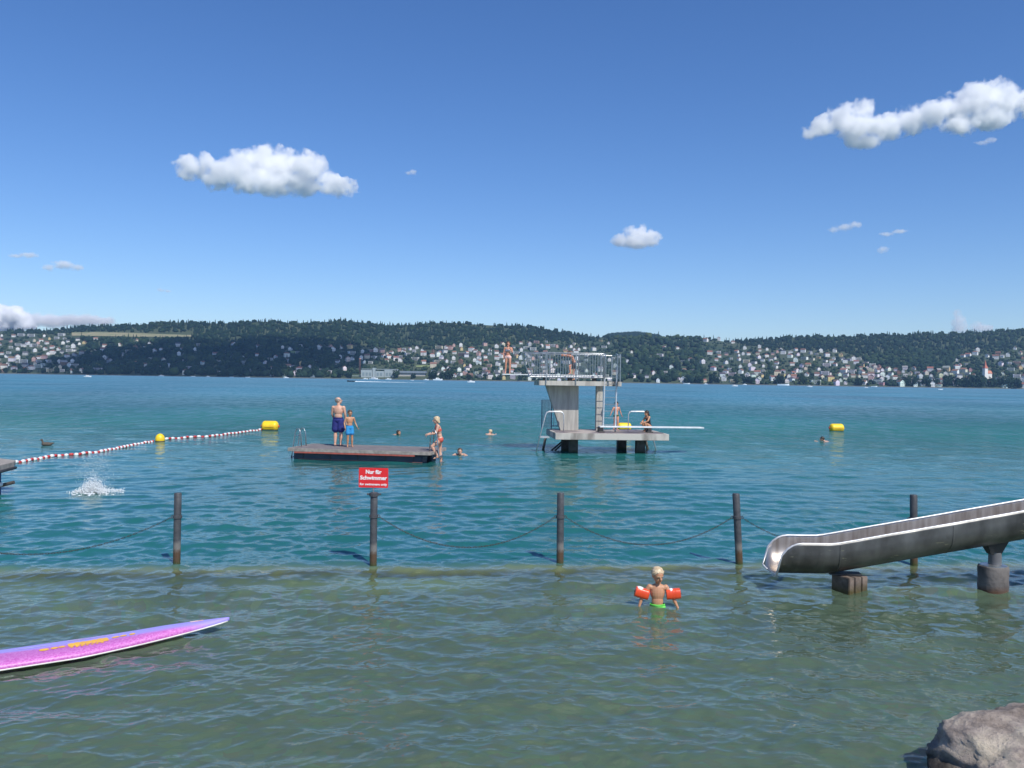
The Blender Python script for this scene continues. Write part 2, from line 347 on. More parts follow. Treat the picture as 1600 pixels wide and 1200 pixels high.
# ------------------------------------------------------------------ hills on the far shore
SKY = [(-900, 560), (-500, 540), (-200, 520), (0, 514), (40, 512), (100, 510), (150, 506), (200, 503), (240, 501), (300, 500), (400, 499), (450, 500), (530, 497), (560, 500), (600, 503), (640, 502),
       (700, 501), (750, 502), (800, 504), (832, 507.5), (862, 512), (887, 515), (912, 519), (932, 522), (960, 523), (1045, 524), (1075, 526), (1112, 527), (1135, 531), (1142, 530), (1170, 525.5),
       (1200, 525), (1275, 522), (1350, 519.5), (1412, 520), (1437, 516), (1500, 515.5), (1530, 516), (1562, 513), (1590, 511), (1700, 509), (2000, 520), (2500, 545)]
_t = []; _e = []
for px, py in SKY:
    d = ray(px, py); _t.append(d.x / d.y); _e.append((d.z / d.y) * F)
_t = np.array(_t); _e = np.array(_e)
SHORE, RIDGE, PW = 1900.0, 2950.0, 0.82
def shoreY(t): return SHORE + 25 * np.sin(np.asarray(t) * 9) + 12 * np.sin(np.asarray(t) * 31 + 1)
def ridge_e(t): return np.interp(t, _t, _e) - 4.0 + 1.2 * np.sin(np.asarray(t) * 60)
E0 = -1.35
def hill_z(t, Y):
    t = np.asarray(t, float); Y = np.asarray(Y, float); s0 = shoreY(t)
    s = np.clip((Y - s0) / (RIDGE - s0), -1, 1); e = E0 + (ridge_e(t) - E0) * np.sign(s) * np.abs(s) ** PW
    z = CAMH + e / F * Y
    z = np.where(Y > RIDGE, z - (Y - RIDGE) * .12, z); z = np.where(Y < s0, -3.0, z); return z
def on_hill(px, py):
    d = ray(px, py); t = d.x / d.y; e = d.z / d.y * F; re = float(ridge_e(t)); s = min(max((e - E0) / (re - E0), 0), 1) ** (1 / PW)
    s0 = float(shoreY(t)); Y = s0 + (RIDGE - s0) * s; return Vector((t * Y, Y, float(hill_z(t, Y)))), s
def grid_mesh(ts, Ys, fn, name):
    T, Y = np.meshgrid(ts, Ys); Z = fn(T, Y); co = np.stack([T * Y, Y, Z], -1).reshape(-1, 3); nr, nc = T.shape
    idx = np.arange(nr * nc).reshape(nr, nc); q = np.stack([idx[:-1, :-1], idx[:-1, 1:], idx[1:, 1:], idx[1:, :-1]], -1).reshape(-1, 4)
    return fastmesh(name, co, q)
grassm = pmat('hill_grass', (.028, .05, .018), (.06, .075, .03), rough=.9, scale=.006, detail=8, thr=(.35, .65))
tag(link('hills', grid_mesh(np.linspace(-1.15, 1.15, 500), np.concatenate([np.linspace(1840, 2000, 30), np.linspace(2010, 3700, 90)]), hill_z, 'hills'), grassm, None, True), kind='structure')
def far_z(t, Y):
    t = np.asarray(t); pk = np.interp(t, [ray(p, 550).x for p in (780, 930, 950, 965, 995, 1012, 1028, 1050, 1150)], [-40, 60, 71, 73, 75, 73, 71, 60, -40])
    return CAMH + pk / F * Y * np.clip(1 - ((Y - 4500) / 700) ** 2, 0, 1) - 5
tag(link('distant_hill', grid_mesh(np.linspace(-.02, .28, 90), np.linspace(3850, 5150, 40), far_z, 'distant_hill'), pmat('far_wood', (.02, .045, .02), (.035, .06, .025), scale=.02, rough=.95), None, False), kind='structure')
# farmed fields
def field(pxs, pyt, pyb, mat, name):
    vs = []; fs = []; n = len(pxs)
    for px, a, b in zip(pxs, pyt, pyb):
        for k in range(4):
            p, s = on_hill(px, b + (a - b) * k / 3); vs.append((p.x, p.y, p.z + 1.2))
    for i in range(n - 1):
        for k in range(3): fs.append((i * 4 + k, (i + 1) * 4 + k, (i + 1) * 4 + k + 1, i * 4 + k + 1))
    tag(MB().add(vs, fs).build(name, mat, None, True), kind='structure')
fieldm = pmat('stubble_field', (.30, .26, .15), (.20, .21, .10), rough=.9, scale=.03)
meadow = pmat('meadow', (.17, .23, .07), (.24, .28, .10), rough=.9, scale=.03)
FIELDS = [([112, 150, 200, 250, 300], [520, 519.5, 520.5, 522.5, 524], [525, 525.5, 526.5, 527, 526.5], fieldm), ([447, 455, 465], [549, 549, 549.5], [552, 552.5, 552], meadow),
          ([650, 662, 676], [572, 571.5, 572], [574, 574.5, 574], meadow)]
for i, f in enumerate(FIELDS): field(*f[:3], f[3], 'field')

# ------------------------------------------------------------------ houses across the lake
m, nt, b = newmat('house_wall'); N = nt.nodes.new; L = nt.links.new
oi = N('ShaderNodeObjectInfo'); nn = N('ShaderNodeTexNoise'); nn.inputs['Scale'].default_value = .5; cr = N('ShaderNodeMapRange'); cr.inputs['To Min'].default_value = .82; cr.inputs['To Max'].default_value = 1.08
L(nn.outputs['Fac'], cr.inputs[0]); vm = N('ShaderNodeVectorMath'); vm.operation = 'SCALE'; L(oi.outputs['Color'], vm.inputs[0]); L(cr.outputs[0], vm.inputs['Scale']); L(vm.outputs[0], b.inputs['Base Color']); b.inputs['Roughness'].default_value = .85
wallm = m; roofm = m.copy(); roofm.name = 'house_roof'; winm = pmat('window_glass', (.03, .035, .045), (.06, .07, .08), rough=.15, scale=3)
def house_meshes(kind, w, d, h, rh):
    W = MB(); Rf = MB(); ov = .6
    W.box((0, 0, h / 2 - 2), (w, d, h + 4))
    def wins(yface, rows, cols, ww=1.3, wh=1.5):
        for r in range(rows):
            for c in range(cols):
                x = (c - (cols - 1) / 2) * w / cols; z = 1.6 + r * 2.9
                W.add([(x - ww / 2, yface, z - wh / 2), (x + ww / 2, yface, z - wh / 2), (x + ww / 2, yface, z + wh / 2), (x - ww / 2, yface, z + wh / 2)], [(0, 1, 2, 3)], 1)
    if kind == 'gable':       # gable end to the lake
        W.add([(-w / 2, -d / 2, h), (w / 2, -d / 2, h), (0, -d / 2, h + rh), (-w / 2, d / 2, h), (w / 2, d / 2, h), (0, d / 2, h + rh)], [(0, 1, 2), (5, 4, 3)])
        for sgn in (-1, 1):
            a = (sgn * (w / 2 + ov), h - rh * ov / (w / 2)); bb = (0, h + rh); t = .35
            y0, y1 = -d / 2 - ov, d / 2 + ov
            Rf.add([(a[0], y0, a[1]), (bb[0], y0, bb[1]), (bb[0], y1, bb[1]), (a[0], y1, a[1]), (a[0], y0, a[1] + t), (bb[0], y0, bb[1] + t), (bb[0], y1, bb[1] + t), (a[0], y1, a[1] + t)],
                   [(0, 1, 2, 3), (4, 5, 6, 7), (0, 4, 5, 1), (3, 2, 6, 7), (0, 3, 7, 4)])
        wins(-d / 2 - .05, max(1, int(h / 2.9)), max(2, int(w / 2.9)))
        W.add([(-.6, -d / 2 - .05, h + .3), (.6, -d / 2 - .05, h + .3), (.6, -d / 2 - .05, h + 1.6), (-.6, -d / 2 - .05, h + 1.6)], [(0, 1, 2, 3)], 1)
    elif kind == 'eaves':
        W.add([(-w / 2, -d / 2, h), (-w / 2, d / 2, h), (-w / 2, 0, h + rh), (w / 2, -d / 2, h), (w / 2, d / 2, h), (w / 2, 0, h + rh)], [(0, 2, 1), (3, 4, 5)])
        for sgn in (-1, 1):
            a = (sgn * (d / 2 + ov), h - rh * ov / (d / 2)); t = .35; x0, x1 = -w / 2 - ov, w / 2 + ov
            Rf.add([(x0, a[0], a[1]), (x1, a[0], a[1]), (x1, 0, h + rh), (x0, 0, h + rh), (x0, a[0], a[1] + t), (x1, a[0], a[1] + t), (x1, 0, h + rh + t), (x0, 0, h + rh + t)],
                   [(0, 1, 2, 3), (4, 5, 6, 7), (0, 4, 5, 1), (0, 3, 7, 4), (1, 5, 6, 2)])
        wins(-d / 2 - .05, max(1, int(h / 2.9)), max(2, int(w / 2.9))); Rf.box((w * .25, .5, h + rh + .3), (.9, .9, 1.8))
    elif kind == 'flat':
        Rf.box((0, 0, h + .25), (w + .5, d + .5, .5))
        for r in range(max(1, int(h / 2.9))):
            z = 1.6 + r * 2.9; W.add([(-w * .42, -d / 2 - .05, z - .8), (w * .42, -d / 2 - .05, z - .8), (w * .42, -d / 2 - .05, z + .8), (-w * .42, -d / 2 - .05, z + .8)], [(0, 1, 2, 3)], 1)
            W.box((0, -d / 2 - .7, z - 1.1), (w * .9, 1.4, .35))
    elif kind == 'hip':
        q = w * .22; vs = [(-w / 2 - ov, -d / 2 - ov, h), (w / 2 + ov, -d / 2 - ov, h), (w / 2 + ov, d / 2 + ov, h), (-w / 2 - ov, d / 2 + ov, h), (-q, 0, h + rh), (q, 0, h + rh)]
        Rf.add(vs, [(0, 1, 5, 4), (1, 2, 5), (2, 3, 4, 5), (3, 0, 4), (3, 2, 1, 0)]); wins(-d / 2 - .05, max(1, int(h / 2.9)), max(2, int(w / 2.9)))
    wm = W.mesh('wall'); wm.materials.append(wallm); wm.materials.append(winm); rm = Rf.mesh('roof'); rm.materials.append(roofm); return wm, rm
HK = {k: [house_meshes(k, *a) for a in v] for k, v in {
    'gable': [(9, 11, 5.6, 4.2), (8, 10, 6, 3.8), (10.5, 12, 8.4, 4.2)], 'eaves': [(12, 9, 5.6, 3.6), (15, 10, 8.2, 4), (10, 8, 5.6, 3.2)],
    'flat': [(13, 10, 6, 0), (20, 11, 8.7, 0), (10, 9, 6, 0)], 'hip': [(11, 10, 6, 3.2), (14, 11, 8.6, 3.6)]}.items()}
HLINE = [(-200, 520), (0, 522), (100, 524), (130, 530), (200, 533), (300, 536), (400, 541), (500, 541), (600, 545), (700, 541), (800, 538), (850, 535), (900, 537), (940, 533), (1000, 528), (1060, 526), (1130, 530), (1160, 540), (1200, 545), (1300, 549), (1335, 555), (1360, 570), (1395, 577), (1485, 578), (1495, 550), (1540, 545), (1600, 545), (1800, 545)]
DENS = [(-200, .7), (0, 1), (110, 1), (130, .5), (200, .25), (400, .3), (520, .55), (600, 1), (830, 1), (900, .9), (960, .6), (1040, .45), (1100, .6), (1150, 1), (1340, 1.1), (1480, .8), (1500, .8), (1800, .6)]
hx, hy = zip(*HLINE); dxx, dyy = zip(*DENS)
def shore_py(px): d = ray(px, 590); return 582 + px / 1600 * 24 + 1.4
spots = []
# landmark footprints keep houses away: (x0,x1,y0,y1)
KEEP = [(548, 672, 568, 600), (1528, 1556, 566, 600)]
tries = 0
while len(spots) < 680 and tries < 160000:
    tries += 1; px = random.uniform(-90, 1700); top = np.interp(px, hx, hy); bot = shore_py(px) - 1.5
    u = random.random(); py = top + (bot - top) * u
    if 900 < px < 1130 and u < .45 and random.random() < .6: continue
    dens = np.interp(px, dxx, dyy)
    if random.random() > dens: continue
    if any(x0 < px < x1 and y0 < py < y1 for x0, x1, y0, y1 in KEEP): continue
    md = 6.8 / max(dens, .3) ** .35
    if any((px - a) ** 2 + ((py - b) * 1.35) ** 2 < md * md for a, b, *_ in spots): continue
    spots.append((px, py))
def regionname(px):
    for lim, nm in ((60, 'at left frame edge'), (130, 'under the stubble field'), (240, 'behind the ball buoy'), (340, 'left of the raft'), (450, 'behind the left long buoy'),
                    (540, 'left of brick chimney'), (620, 'around the factory'), (700, 'right of the factory'), (780, 'left of springboard girl'), (850, 'behind the high springboard'), (920, 'behind the tower railing'),
                    (990, 'beside the tower ladder'), (1060, 'right of the tower'), (1130, 'under the wooded knoll'), (1200, 'below the skyline dip'), (1260, 'right of skyline dip'), (1340, 'above the right buoy'),
                    (1420, 'above the slide'), (1500, 'left of the church'), (9999, 'right of the church')):
        if px < lim: return nm
TIER = ['high up', 'upper slope', 'mid-slope', 'lower slope', 'lakeside']
WALLC = [('white', (.80, .79, .76)), ('white', (.74, .74, .74)), ('white', (.82, .82, .80)), ('cream', (.70, .63, .48)), ('grey', (.45, .45, .46)), ('pink', (.60, .38, .33)), ('yellow', (.66, .52, .25)), ('brown', (.20, .12, .08))]
ROOFC = [('brown', (.17, .09, .065)), ('red', (.26, .115, .08)), ('dark grey', (.07, .07, .08)), ('brown', (.22, .12, .09)), ('orange', (.31, .16, .11)), ('grey', (.25, .25, .26))]
recs = []
for px, py in spots:
    p, s = on_hill(px, py)
    k = random.choices(['gable', 'eaves', 'flat', 'hip'], [.42, .24, .24, .10])[0]; v = random.choice(HK[k])
    wc = random.choices(WALLC, [5, 5, 5, 1.6, 1.2, 1.2, .6, .5])[0]
    rc = random.choices(ROOFC, [4, 2, 3, 4, .6, 1.6])[0] if k != 'flat' else random.choice([('grey', (.35, .35, .35)), ('pale', (.6, .6, .58)), ('dark grey', (.1, .1, .1))])
    ang = math.atan2(p.x, p.y); rz = -ang + random.uniform(-.6, .6)
    sc = random.uniform(.78, 1.02) * (1.05 if px > 1150 and py > 580 else 1)
    tier = min(4, int((py - np.interp(px, hx, hy)) / max(4, (shore_py(px) - np.interp(px, hx, hy))) * 5)); tier = max(0, tier)
    recs.append(dict(px=px, py=py, p=p, k=k, v=v, w=wc, r=rc, rz=rz, sc=sc, tier=tier))
inframe = [r for r in recs if 2 < r['px'] < 1598]; inframe.sort(key=lambda r: -r['py'] - random.random() * 25)
single = inframe[:298]; rest = [r for r in recs if r not in single]
KW = {'gable': 'house, gable to the lake,', 'eaves': 'house, long side to the lake,', 'flat': 'flat-roofed block', 'hip': 'house with hipped roof'}
ORD = ['first', 'second', 'third', 'fourth', 'fifth', 'sixth', 'seventh', 'eighth', 'ninth', 'tenth']
groups = {}
for r in single:
    base = (r['w'][0], r['r'][0], r['k'], r['tier'], regionname(r['px'])); groups.setdefault(base, []).append(r)
for base, rs in groups.items():
    rs.sort(key=lambda r: r['px'])
    for i, r in enumerate(rs):
        pre = '' if len(rs) == 1 else (('left' if i == 0 else 'right') if len(rs) == 2 else ORD[i] + ' from left') + ' '
        kk = {'gable': 'gabled house', 'eaves': 'broadside house', 'flat': 'flat block', 'hip': 'hip-roofed house'}[base[2]]
        r['label'] = f"{pre}{base[0]} {kk}, {base[1]} roof, {TIER[base[3]]} {base[4]}"
for r in single:
    e = empty('hillside_house', r['p'], r['rz'], r['label'], 'house', 'houses on the slope across the lake'); e.scale = (r['sc'],) * 3
    for nm, me, c in (('wall', r['v'][0], r['w'][1]), ('roof', r['v'][1], r['r'][1])):
        o = bpy.data.objects.new(nm, me); COL.objects.link(o); o.parent = e; o.color = (*[x * random.uniform(.9, 1.1) for x in c], 1)
# the remaining small houses as one mesh
def merged(recs_, name):
    cols = {}; mb = MB(); mats = []
    for r in recs_:
        T = Matrix.Translation(r['p']) @ Matrix.Rotation(r['rz'], 4, 'Z') @ Matrix.Scale(r['sc'], 4)
        for me, c, w in ((r['v'][0], r['w'], 1), (r['v'][1], r['r'], 0)):
            if c not in cols: cols[c] = len(mats); mats.append(pmat('plain_' + c[0], c[1], tuple(x * .85 for x in c[1]), rough=.85, scale=.5))
            if 'win' not in cols: cols['win'] = len(mats); mats.append(winm)
            n = len(mb.v); mb.v += [tuple(T @ v.co) for v in me.vertices]
            for pl in me.polygons: mb.f.append(tuple(i + n for i in pl.vertices)); mb.m.append(cols['win'] if (w and pl.material_index == 1) else cols[c])
    return mb.build(name, mats)
tag(merged(rest, 'small_houses'), 'mass of small pale houses farther up and beyond the nearer ones', 'houses', kind='stuff')

# ---- landmarks
def wcol(o, c): o.color = (*c, 1); return o
p0, _ = on_hill(612, 589)
fac = empty('factory_building', (p0.x, shoreY(p0.x / p0.y) + 30, 0.5), 0, 'long pale grey waterside factory with saw-stepped bays beside the brick chimney', 'factory')
fx = lambda px: (px - 612) / F * 1930
W = MB()
for a, b_, h in ((565, 582, 20), (582.7, 586.5, 25), (587, 600.5, 18), (601, 621, 21)): W.box(((fx(a) + fx(b_)) / 2, 0, h / 2), (fx(b_) - fx(a), 22, h))
wcol(W.build('wall', wallm, fac), (.34, .39, .39))
Rr = MB().box(((fx(565) + fx(621)) / 2, 3, 26 / 2 + 9.2), (fx(621) - fx(565), 14, 1.2)); wcol(Rr.build('roof', roofm, fac), (.30, .34, .36))
for a in (567, 572, 577, 589, 594, 603, 608, 613):
    wm_ = MB().box((fx(a) + 2.6, -11.1, 11), (4.6, .3, 7)); wm_.build('window', pmat('w', (.22, .27, .28), rough=.3), fac)
W = MB().box(((fx(620) + fx(664)) / 2, 8, 7.5), (fx(664) - fx(622), 20, 15)); wcol(W.build('wing', wallm, fac), (.42, .41, .38))
wcol(MB().box(((fx(620) + fx(664)) / 2, 7, 17), (fx(665) - fx(620), 24, 4.2)).build('wing_roof', roofm, fac), (.20, .24, .28))
hallo = empty('boat_hall', (p0.x + fx(550) + 26, shoreY(0) + 5, .3), 0, 'low green waterfront hall below the brick chimney', 'hall')
wcol(MB().box((0, 0, 3.2), (66, 14, 6.4)).build('wall', wallm, hallo), (.20, .32, .30)); wcol(MB().box((0, 0, 6.9), (68, 16, 1)).build('roof', roofm, hallo), (.42, .50, .48))
pc = atY(562, 586, 1945); ch = empty('factory_chimney', (pc.x, pc.y, 1), 0, 'tall slender red brick factory chimney on the far shore', 'chimney')
MB().lathe([(2.6, 0), (1.9, 44), (2.3, 44.2), (2.3, 46), (1.8, 46)], seg=16).build('stack', pmat('brick', (.55, .26, .18), (.46, .20, .14), rough=.9, scale=.6), ch, True)
pc = atY(1539, 600, 1990); pz = float(hill_z(pc.x / pc.y, pc.y)); chu = empty('village_church', (pc.x, pc.y, pz), .2, 'white village church with pointed red spire above the shore trees', 'church')
wcol(MB().box((0, 0, 11), (8, 8, 26)).build('tower', wallm, chu), (.8, .78, .74))
sp_ = MB().add([(-4.8, -4.8, 24), (4.8, -4.8, 24), (4.8, 4.8, 24), (-4.8, 4.8, 24), (-2, -2, 31), (2, -2, 31), (2, 2, 31), (-2, 2, 31), (0, 0, 44)], [(0, 1, 5, 4), (1, 2, 6, 5), (2, 3, 7, 6), (3, 0, 4, 7), (4, 5, 8), (5, 6, 8), (6, 7, 8), (7, 4, 8), (3, 2, 1, 0)])
wcol(sp_.build('spire', roofm, chu), (.45, .15, .09)); wcol(MB().box((11, 4, 5), (14, 9, 14)).build('nave', wallm, chu), (.8, .76, .7))
wcol(MB().add([(3.5, -1.4, 12), (19, -1.4, 12), (19, 9.4, 12), (3.5, 9.4, 12), (3.5, 4, 19), (19, 4, 19)], [(0, 1, 5, 4), (2, 3, 4, 5), (1, 2, 5), (3, 0, 4)]).build('nave_roof', roofm, chu), (.50, .20, .12))
W = MB().box((0, 0, 0), (.3, 1, 1)); 
# quay wall along the far shore
def quay():
    mb = MB(); ts = np.linspace(-1.1, 1.1, 300)
    pts = [(t * (shoreY(t) - 6), shoreY(t) - 6) for t in ts]
    vs = []; 
    for x, y in pts: vs += [(x, y, -1), (x, y, 1.1), (x, y + 9, 1.6)]
    fs = []
    for i in range(len(pts) - 1): a = i * 3; fs += [(a, a + 3, a + 4, a + 1), (a + 1, a + 4, a + 5, a + 2)]
    mb.add(vs, fs); tag(mb.build('quay_wall', pmat('quay_stone', (.17, .16, .15), (.10, .10, .095), rough=.9, scale=.1)), 'low grey quay wall along the whole far shore', 'wall')
quay()

# ------------------------------------------------------------------ woods and trees across the lake
def ico(sub):
    bm = bmesh.new(); bmesh.ops.create_icosphere(bm, subdivisions=sub, radius=1); v = np.array([x.co[:] for x in bm.verts]); f = np.array([[q.index for q in x.verts] for x in bm.faces]); bm.free(); return v, f
IV, IF = ico(2)
def broad(seed):
    r = np.random.default_rng(seed); v = IV.copy(); n = np.array([noise.fractal(Vector(p * 1.6 + seed * 7.3), 1, 2, 3) for p in v])
    v = v * (1 + .42 * n)[:, None] + r.normal(0, .05, v.shape); v[:, 2] = v[:, 2] * .9 + .8; v[:, :2] *= .85; return v * .5, IF
def conifer(seed):
    r = np.random.default_rng(seed); vs = []; fs = []; seg = 9
    for tier in range(4):
        z0 = tier * .23; z1 = z0 + .36; rr = .24 * (1 - tier * .21); n = len(vs)
        for k in range(seg): a = 6.283 * k / seg + tier; q = rr * r.uniform(.65, 1.15); vs.append((q * math.cos(a), q * math.sin(a), z0 + r.uniform(0, .06)))
        vs.append((0, 0, z1))
        for k in range(seg): fs.append((n + k, n + (k + 1) % seg, n + seg))
    return np.array(vs), np.array(fs)
TB = [broad(i) for i in range(6)]; TC = [conifer(i) for i in range(4)]
leafm, nt, b = newmat('tree_leaf'); N = nt.nodes.new; L = nt.links.new
at = N('ShaderNodeAttribute'); at.attribute_name = 'tint'; cr = N('ShaderNodeValToRGB'); els = cr.color_ramp.elements
els[0].position = 0; els[0].color = (.007, .019, .014, 1); els[1].position = 1; els[1].color = (.060, .078, .026, 1); e2 = els.new(.5); e2.color = (.015, .033, .017, 1); e3 = els.new(.8); e3.color = (.032, .055, .021, 1)
L(at.outputs['Fac'], cr.inputs[0]); nn = N('ShaderNodeTexNoise'); nn.inputs['Scale'].default_value = .35; nn.inputs['Detail'].default_value = 4; geo = N('ShaderNodeNewGeometry'); L(geo.outputs['Position'], nn.inputs['Vector'])
mr = N('ShaderNodeMapRange'); mr.inputs['From Min'].default_value = .3; mr.inputs['From Max'].default_value = .7; mr.inputs['To Min'].default_value = .55; mr.inputs['To Max'].default_value = 1.5; L(nn.outputs['Fac'], mr.inputs[0])
vm = N('ShaderNodeVectorMath'); vm.operation = 'SCALE'; L(cr.outputs[0], vm.inputs[0]); L(mr.outputs[0], vm.inputs['Scale']); L(vm.outputs[0], b.inputs['Base Color']); b.inputs['Roughness'].default_value = .85; b.inputs['Specular IOR Level'].default_value = .15
def scatter(items, name, label):
    V = []; Fc = []; A = []; n = 0
    for (x, y, z, h, w, rz, tv, ti) in items:
        tmpl = ti; v, f = tmpl; c, s = math.cos(rz), math.sin(rz)
        q = np.empty_like(v); q[:, 0] = (v[:, 0] * c - v[:, 1] * s) * w + x; q[:, 1] = (v[:, 0] * s + v[:, 1] * c) * w + y; q[:, 2] = v[:, 2] * h + z
        V.append(q); Fc.append(f + n); A.append(np.full(len(v), tv)); n += len(v)
    me = fastmesh(name, np.concatenate(V), np.concatenate(Fc), np.concatenate(A)); o = link(name, me, leafm); return tag(o, label, 'woodland', kind='stuff')
infield = lambda px, py: any(f[0][0] - 3 < px < f[0][-1] + 3 and min(f[1]) - 0 < py < max(f[2]) + 2.5 for f in FIELDS)
forest = []; subs = []
for i in range(19000):
    px = random.uniform(-330, 1930); d = ray(px, 500); t = d.x / d.y
    hl = np.interp(px, hx, hy); s = random.random() ** .75; e = E0 + (float(ridge_e(t)) - E0) * s; py = 582 + px / 1600 * 24 + .6 - e
    if py > hl - 1 or infield(px, py): continue
    p, s2 = on_hill(px, py); con = random.random() < (.55 if s2 > .6 else .3)
    if 930 < px < 1135 and s2 < .9: con = random.random() < .15
    g = noise.noise(Vector((p.x * .004, p.y * .004, 1))) * .35 + random.gauss(0, .12)
    if con: forest.append((p.x, p.y, p.z - 2, random.uniform(12, 17.5), random.uniform(14, 20), random.uniform(0, 6), np.clip(.16 + g, 0, 1), random.choice(TC)))
    else: forest.append((p.x, p.y, p.z - 2, random.uniform(11, 15), random.uniform(11, 18), random.uniform(0, 6), np.clip(.42 + g, 0, 1), random.choice(TB)))
scatter(forest, 'hill_forest', 'dark mixed forest covering the ridge across the lake')
import bisect
hs_ = sorted((r['px'], r['py']) for r in recs); hpx = [a for a, _ in hs_]
for i in range(15000):
    px = random.uniform(-330, 1930); hl = np.interp(px, hx, hy); bot = shore_py(px) - 1; py = random.uniform(hl - 2, bot)
    if infield(px, py) or (548 < px < 672 and py > 584) or (1531 < px < 1551 and py > 589): continue
    dens = np.interp(px, dxx, dyy); big = dens < .6
    if random.random() > (.8 if dens > .8 else .95): continue
    hgt = random.uniform(9, 17) if big else random.uniform(5, 10)
    if random.random() < .1: hgt *= 1.4
    lo = bisect.bisect(hpx, px - 6); hi = bisect.bisect(hpx, px + 6); blk = False
    for a, q in hs_[lo:hi]:
        dy = py - q
        if abs(px - a) < 5.0 and -2.5 < dy < hgt * .68 * .75: blk = True; break
    if blk and random.random() < (.9 if not big else .8): continue
    p, s2 = on_hill(px, py); g = noise.noise(Vector((p.x * .006, p.y * .006, 5))) * .4 + random.gauss(0, .16)
    con = random.random() < .2
    subs.append((p.x, p.y, p.z - 1, hgt * (1.3 if con else 1), hgt * (.9 if con else random.uniform(.9, 1.3)), random.uniform(0, 6), float(np.clip(.5 + g - (.25 if con else 0), 0, 1)), random.choice(TC if con else TB)))
scatter(subs, 'garden_trees', 'garden trees and hedges filling the gaps between the hillside houses')
# far knoll trees
fk = []
for i in range(3600):
    t = random.uniform(.1, .2); Y = random.uniform(4250, 4560); z = float(far_z(t, Y)); fk.append((t * Y, Y, z - 3, random.uniform(17, 26), random.uniform(17, 26), 0, random.uniform(0, .4), random.choice(TC + TB)))
scatter(fk, 'knoll_forest', 'dark forest on the far knoll behind the diving tower')
# shore trees, each its own
def crown_mesh(seed, n=420):
    r = random.Random(seed); vs = []; fs = []
    lobes = [(Vector((r.uniform(-.55, .55), r.uniform(-.5, .5), r.uniform(.35, .95))), r.uniform(.28, .5)) for _ in range(9)]
    for i in range(n):
        c, rad = r.choice(lobes); d = Vector((r.gauss(0, 1), r.gauss(0, 1), r.gauss(0, 1))).normalized(); p = c + d * rad * r.uniform(.75, 1.08)
        s = r.uniform(.08, .16); u = d.orthogonal().normalized(); w = d.cross(u); a = r.uniform(0, 6.28); q = (u * math.cos(a) + w * math.sin(a)); w2 = d.cross(q); q = (q + d * r.uniform(-.5, .5)).normalized()
        k = len(vs); vs += [p + q * s, p + w2 * s * .8, p - q * s, p - w2 * s * .8 + d * s * .4]; fs.append((k, k + 1, k + 2, k + 3))
    for c, rad in lobes:
        pass
    v = np.array([x[:] for x in vs]); me = fastmesh('crown', v, np.array(fs), np.full(len(v), r.uniform(.3, .75))); me.materials.append(leafm); return me
def core(seed):
    pass
CR = [crown_mesh(s) for s in range(7)]; trunkme = MB().tube([(0, 0, 0), (0, 0, .3), (.02, 0, .6)], .045, 6, r1=.02).mesh('trunk'); trunkme.materials.append(pmat('bark', (.06, .045, .035)))
SHT = [(8, 12), (22, 9), (40, 13), (66, 12), (90, 14), (118, 13), (140, 14), (158, 11), (176, 13), (199, 14), (226, 12), (250, 15), (274, 12), (292, 14), (318, 13), (352, 12), (377, 14), (404, 13), (428, 17), (447, 20), (466, 15), (490, 20), (513, 14), (531, 18), (545, 15),
       (620, 17), (646, 12), (676, 18), (690, 15), (703, 22), (733, 12), (757, 13), (780, 11), (812, 11), (836, 10), (1003, 10), (1042, 14), (1071, 12), (1092, 17), (1113, 18), (1120, 13), (1152, 15), (1168, 18), (1176, 14), (1218, 20), (1254, 18), (1279, 9), (1342, 17), (1416, 20), (1430, 17),
       (1447, 18), (1462, 17), (1478, 22), (1496, 20), (1508, 18), (1521, 25), (1534, 22), (1549, 20), (1566, 22), (1578, 21), (1589, 19)]
def nearmark(px):
    for lim, s in ((100, 'at the left end of the far shore'), (240, 'behind the yellow sphere buoy'), (380, 'left of the raft'), (480, 'behind the long yellow buoy'), (560, 'left of the brick chimney'), (655, 'in front of the grey factory'), (720, 'right of the grey factory'), (850, 'behind the high springboard'),
                   (1060, 'right of the diving tower'), (1140, 'left of the dip in the skyline'), (1240, 'left of the dense village'), (1360, 'in front of the dense village'), (1470, 'on the wooded middle shore'), (1535, 'beside the church'), (1700, 'right of the church')):
        if px < lim: return s
tg = {}
for px, h in SHT: tg.setdefault(nearmark(px), []).append((px, h))
SZ = ['smallest', 'second smallest', 'middle-sized', 'second tallest', 'tallest']
for mk, lst in tg.items():
    for i, (px, h) in enumerate(sorted(lst)):
        pos = 'lone' if len(lst) == 1 else ('leftmost' if i == 0 else 'rightmost' if i == len(lst) - 1 else ORD[i] + ' from left')
        d = ray(px, 590); t = d.x / d.y; Y = float(shoreY(t)) + random.uniform(3, 12); e = empty('shore_tree', (t * Y, Y, 1.0), random.uniform(0, 6), f'{pos} rounded green shoreline tree {mk}', 'tree', 'trees along the far shore'); e.scale = (h * .62, h * .62, h * .95)
        for nm, me in (('crown', random.choice(CR)), ('trunk', trunkme)):
            o = bpy.data.objects.new(nm, me); COL.objects.link(o); o.parent = e

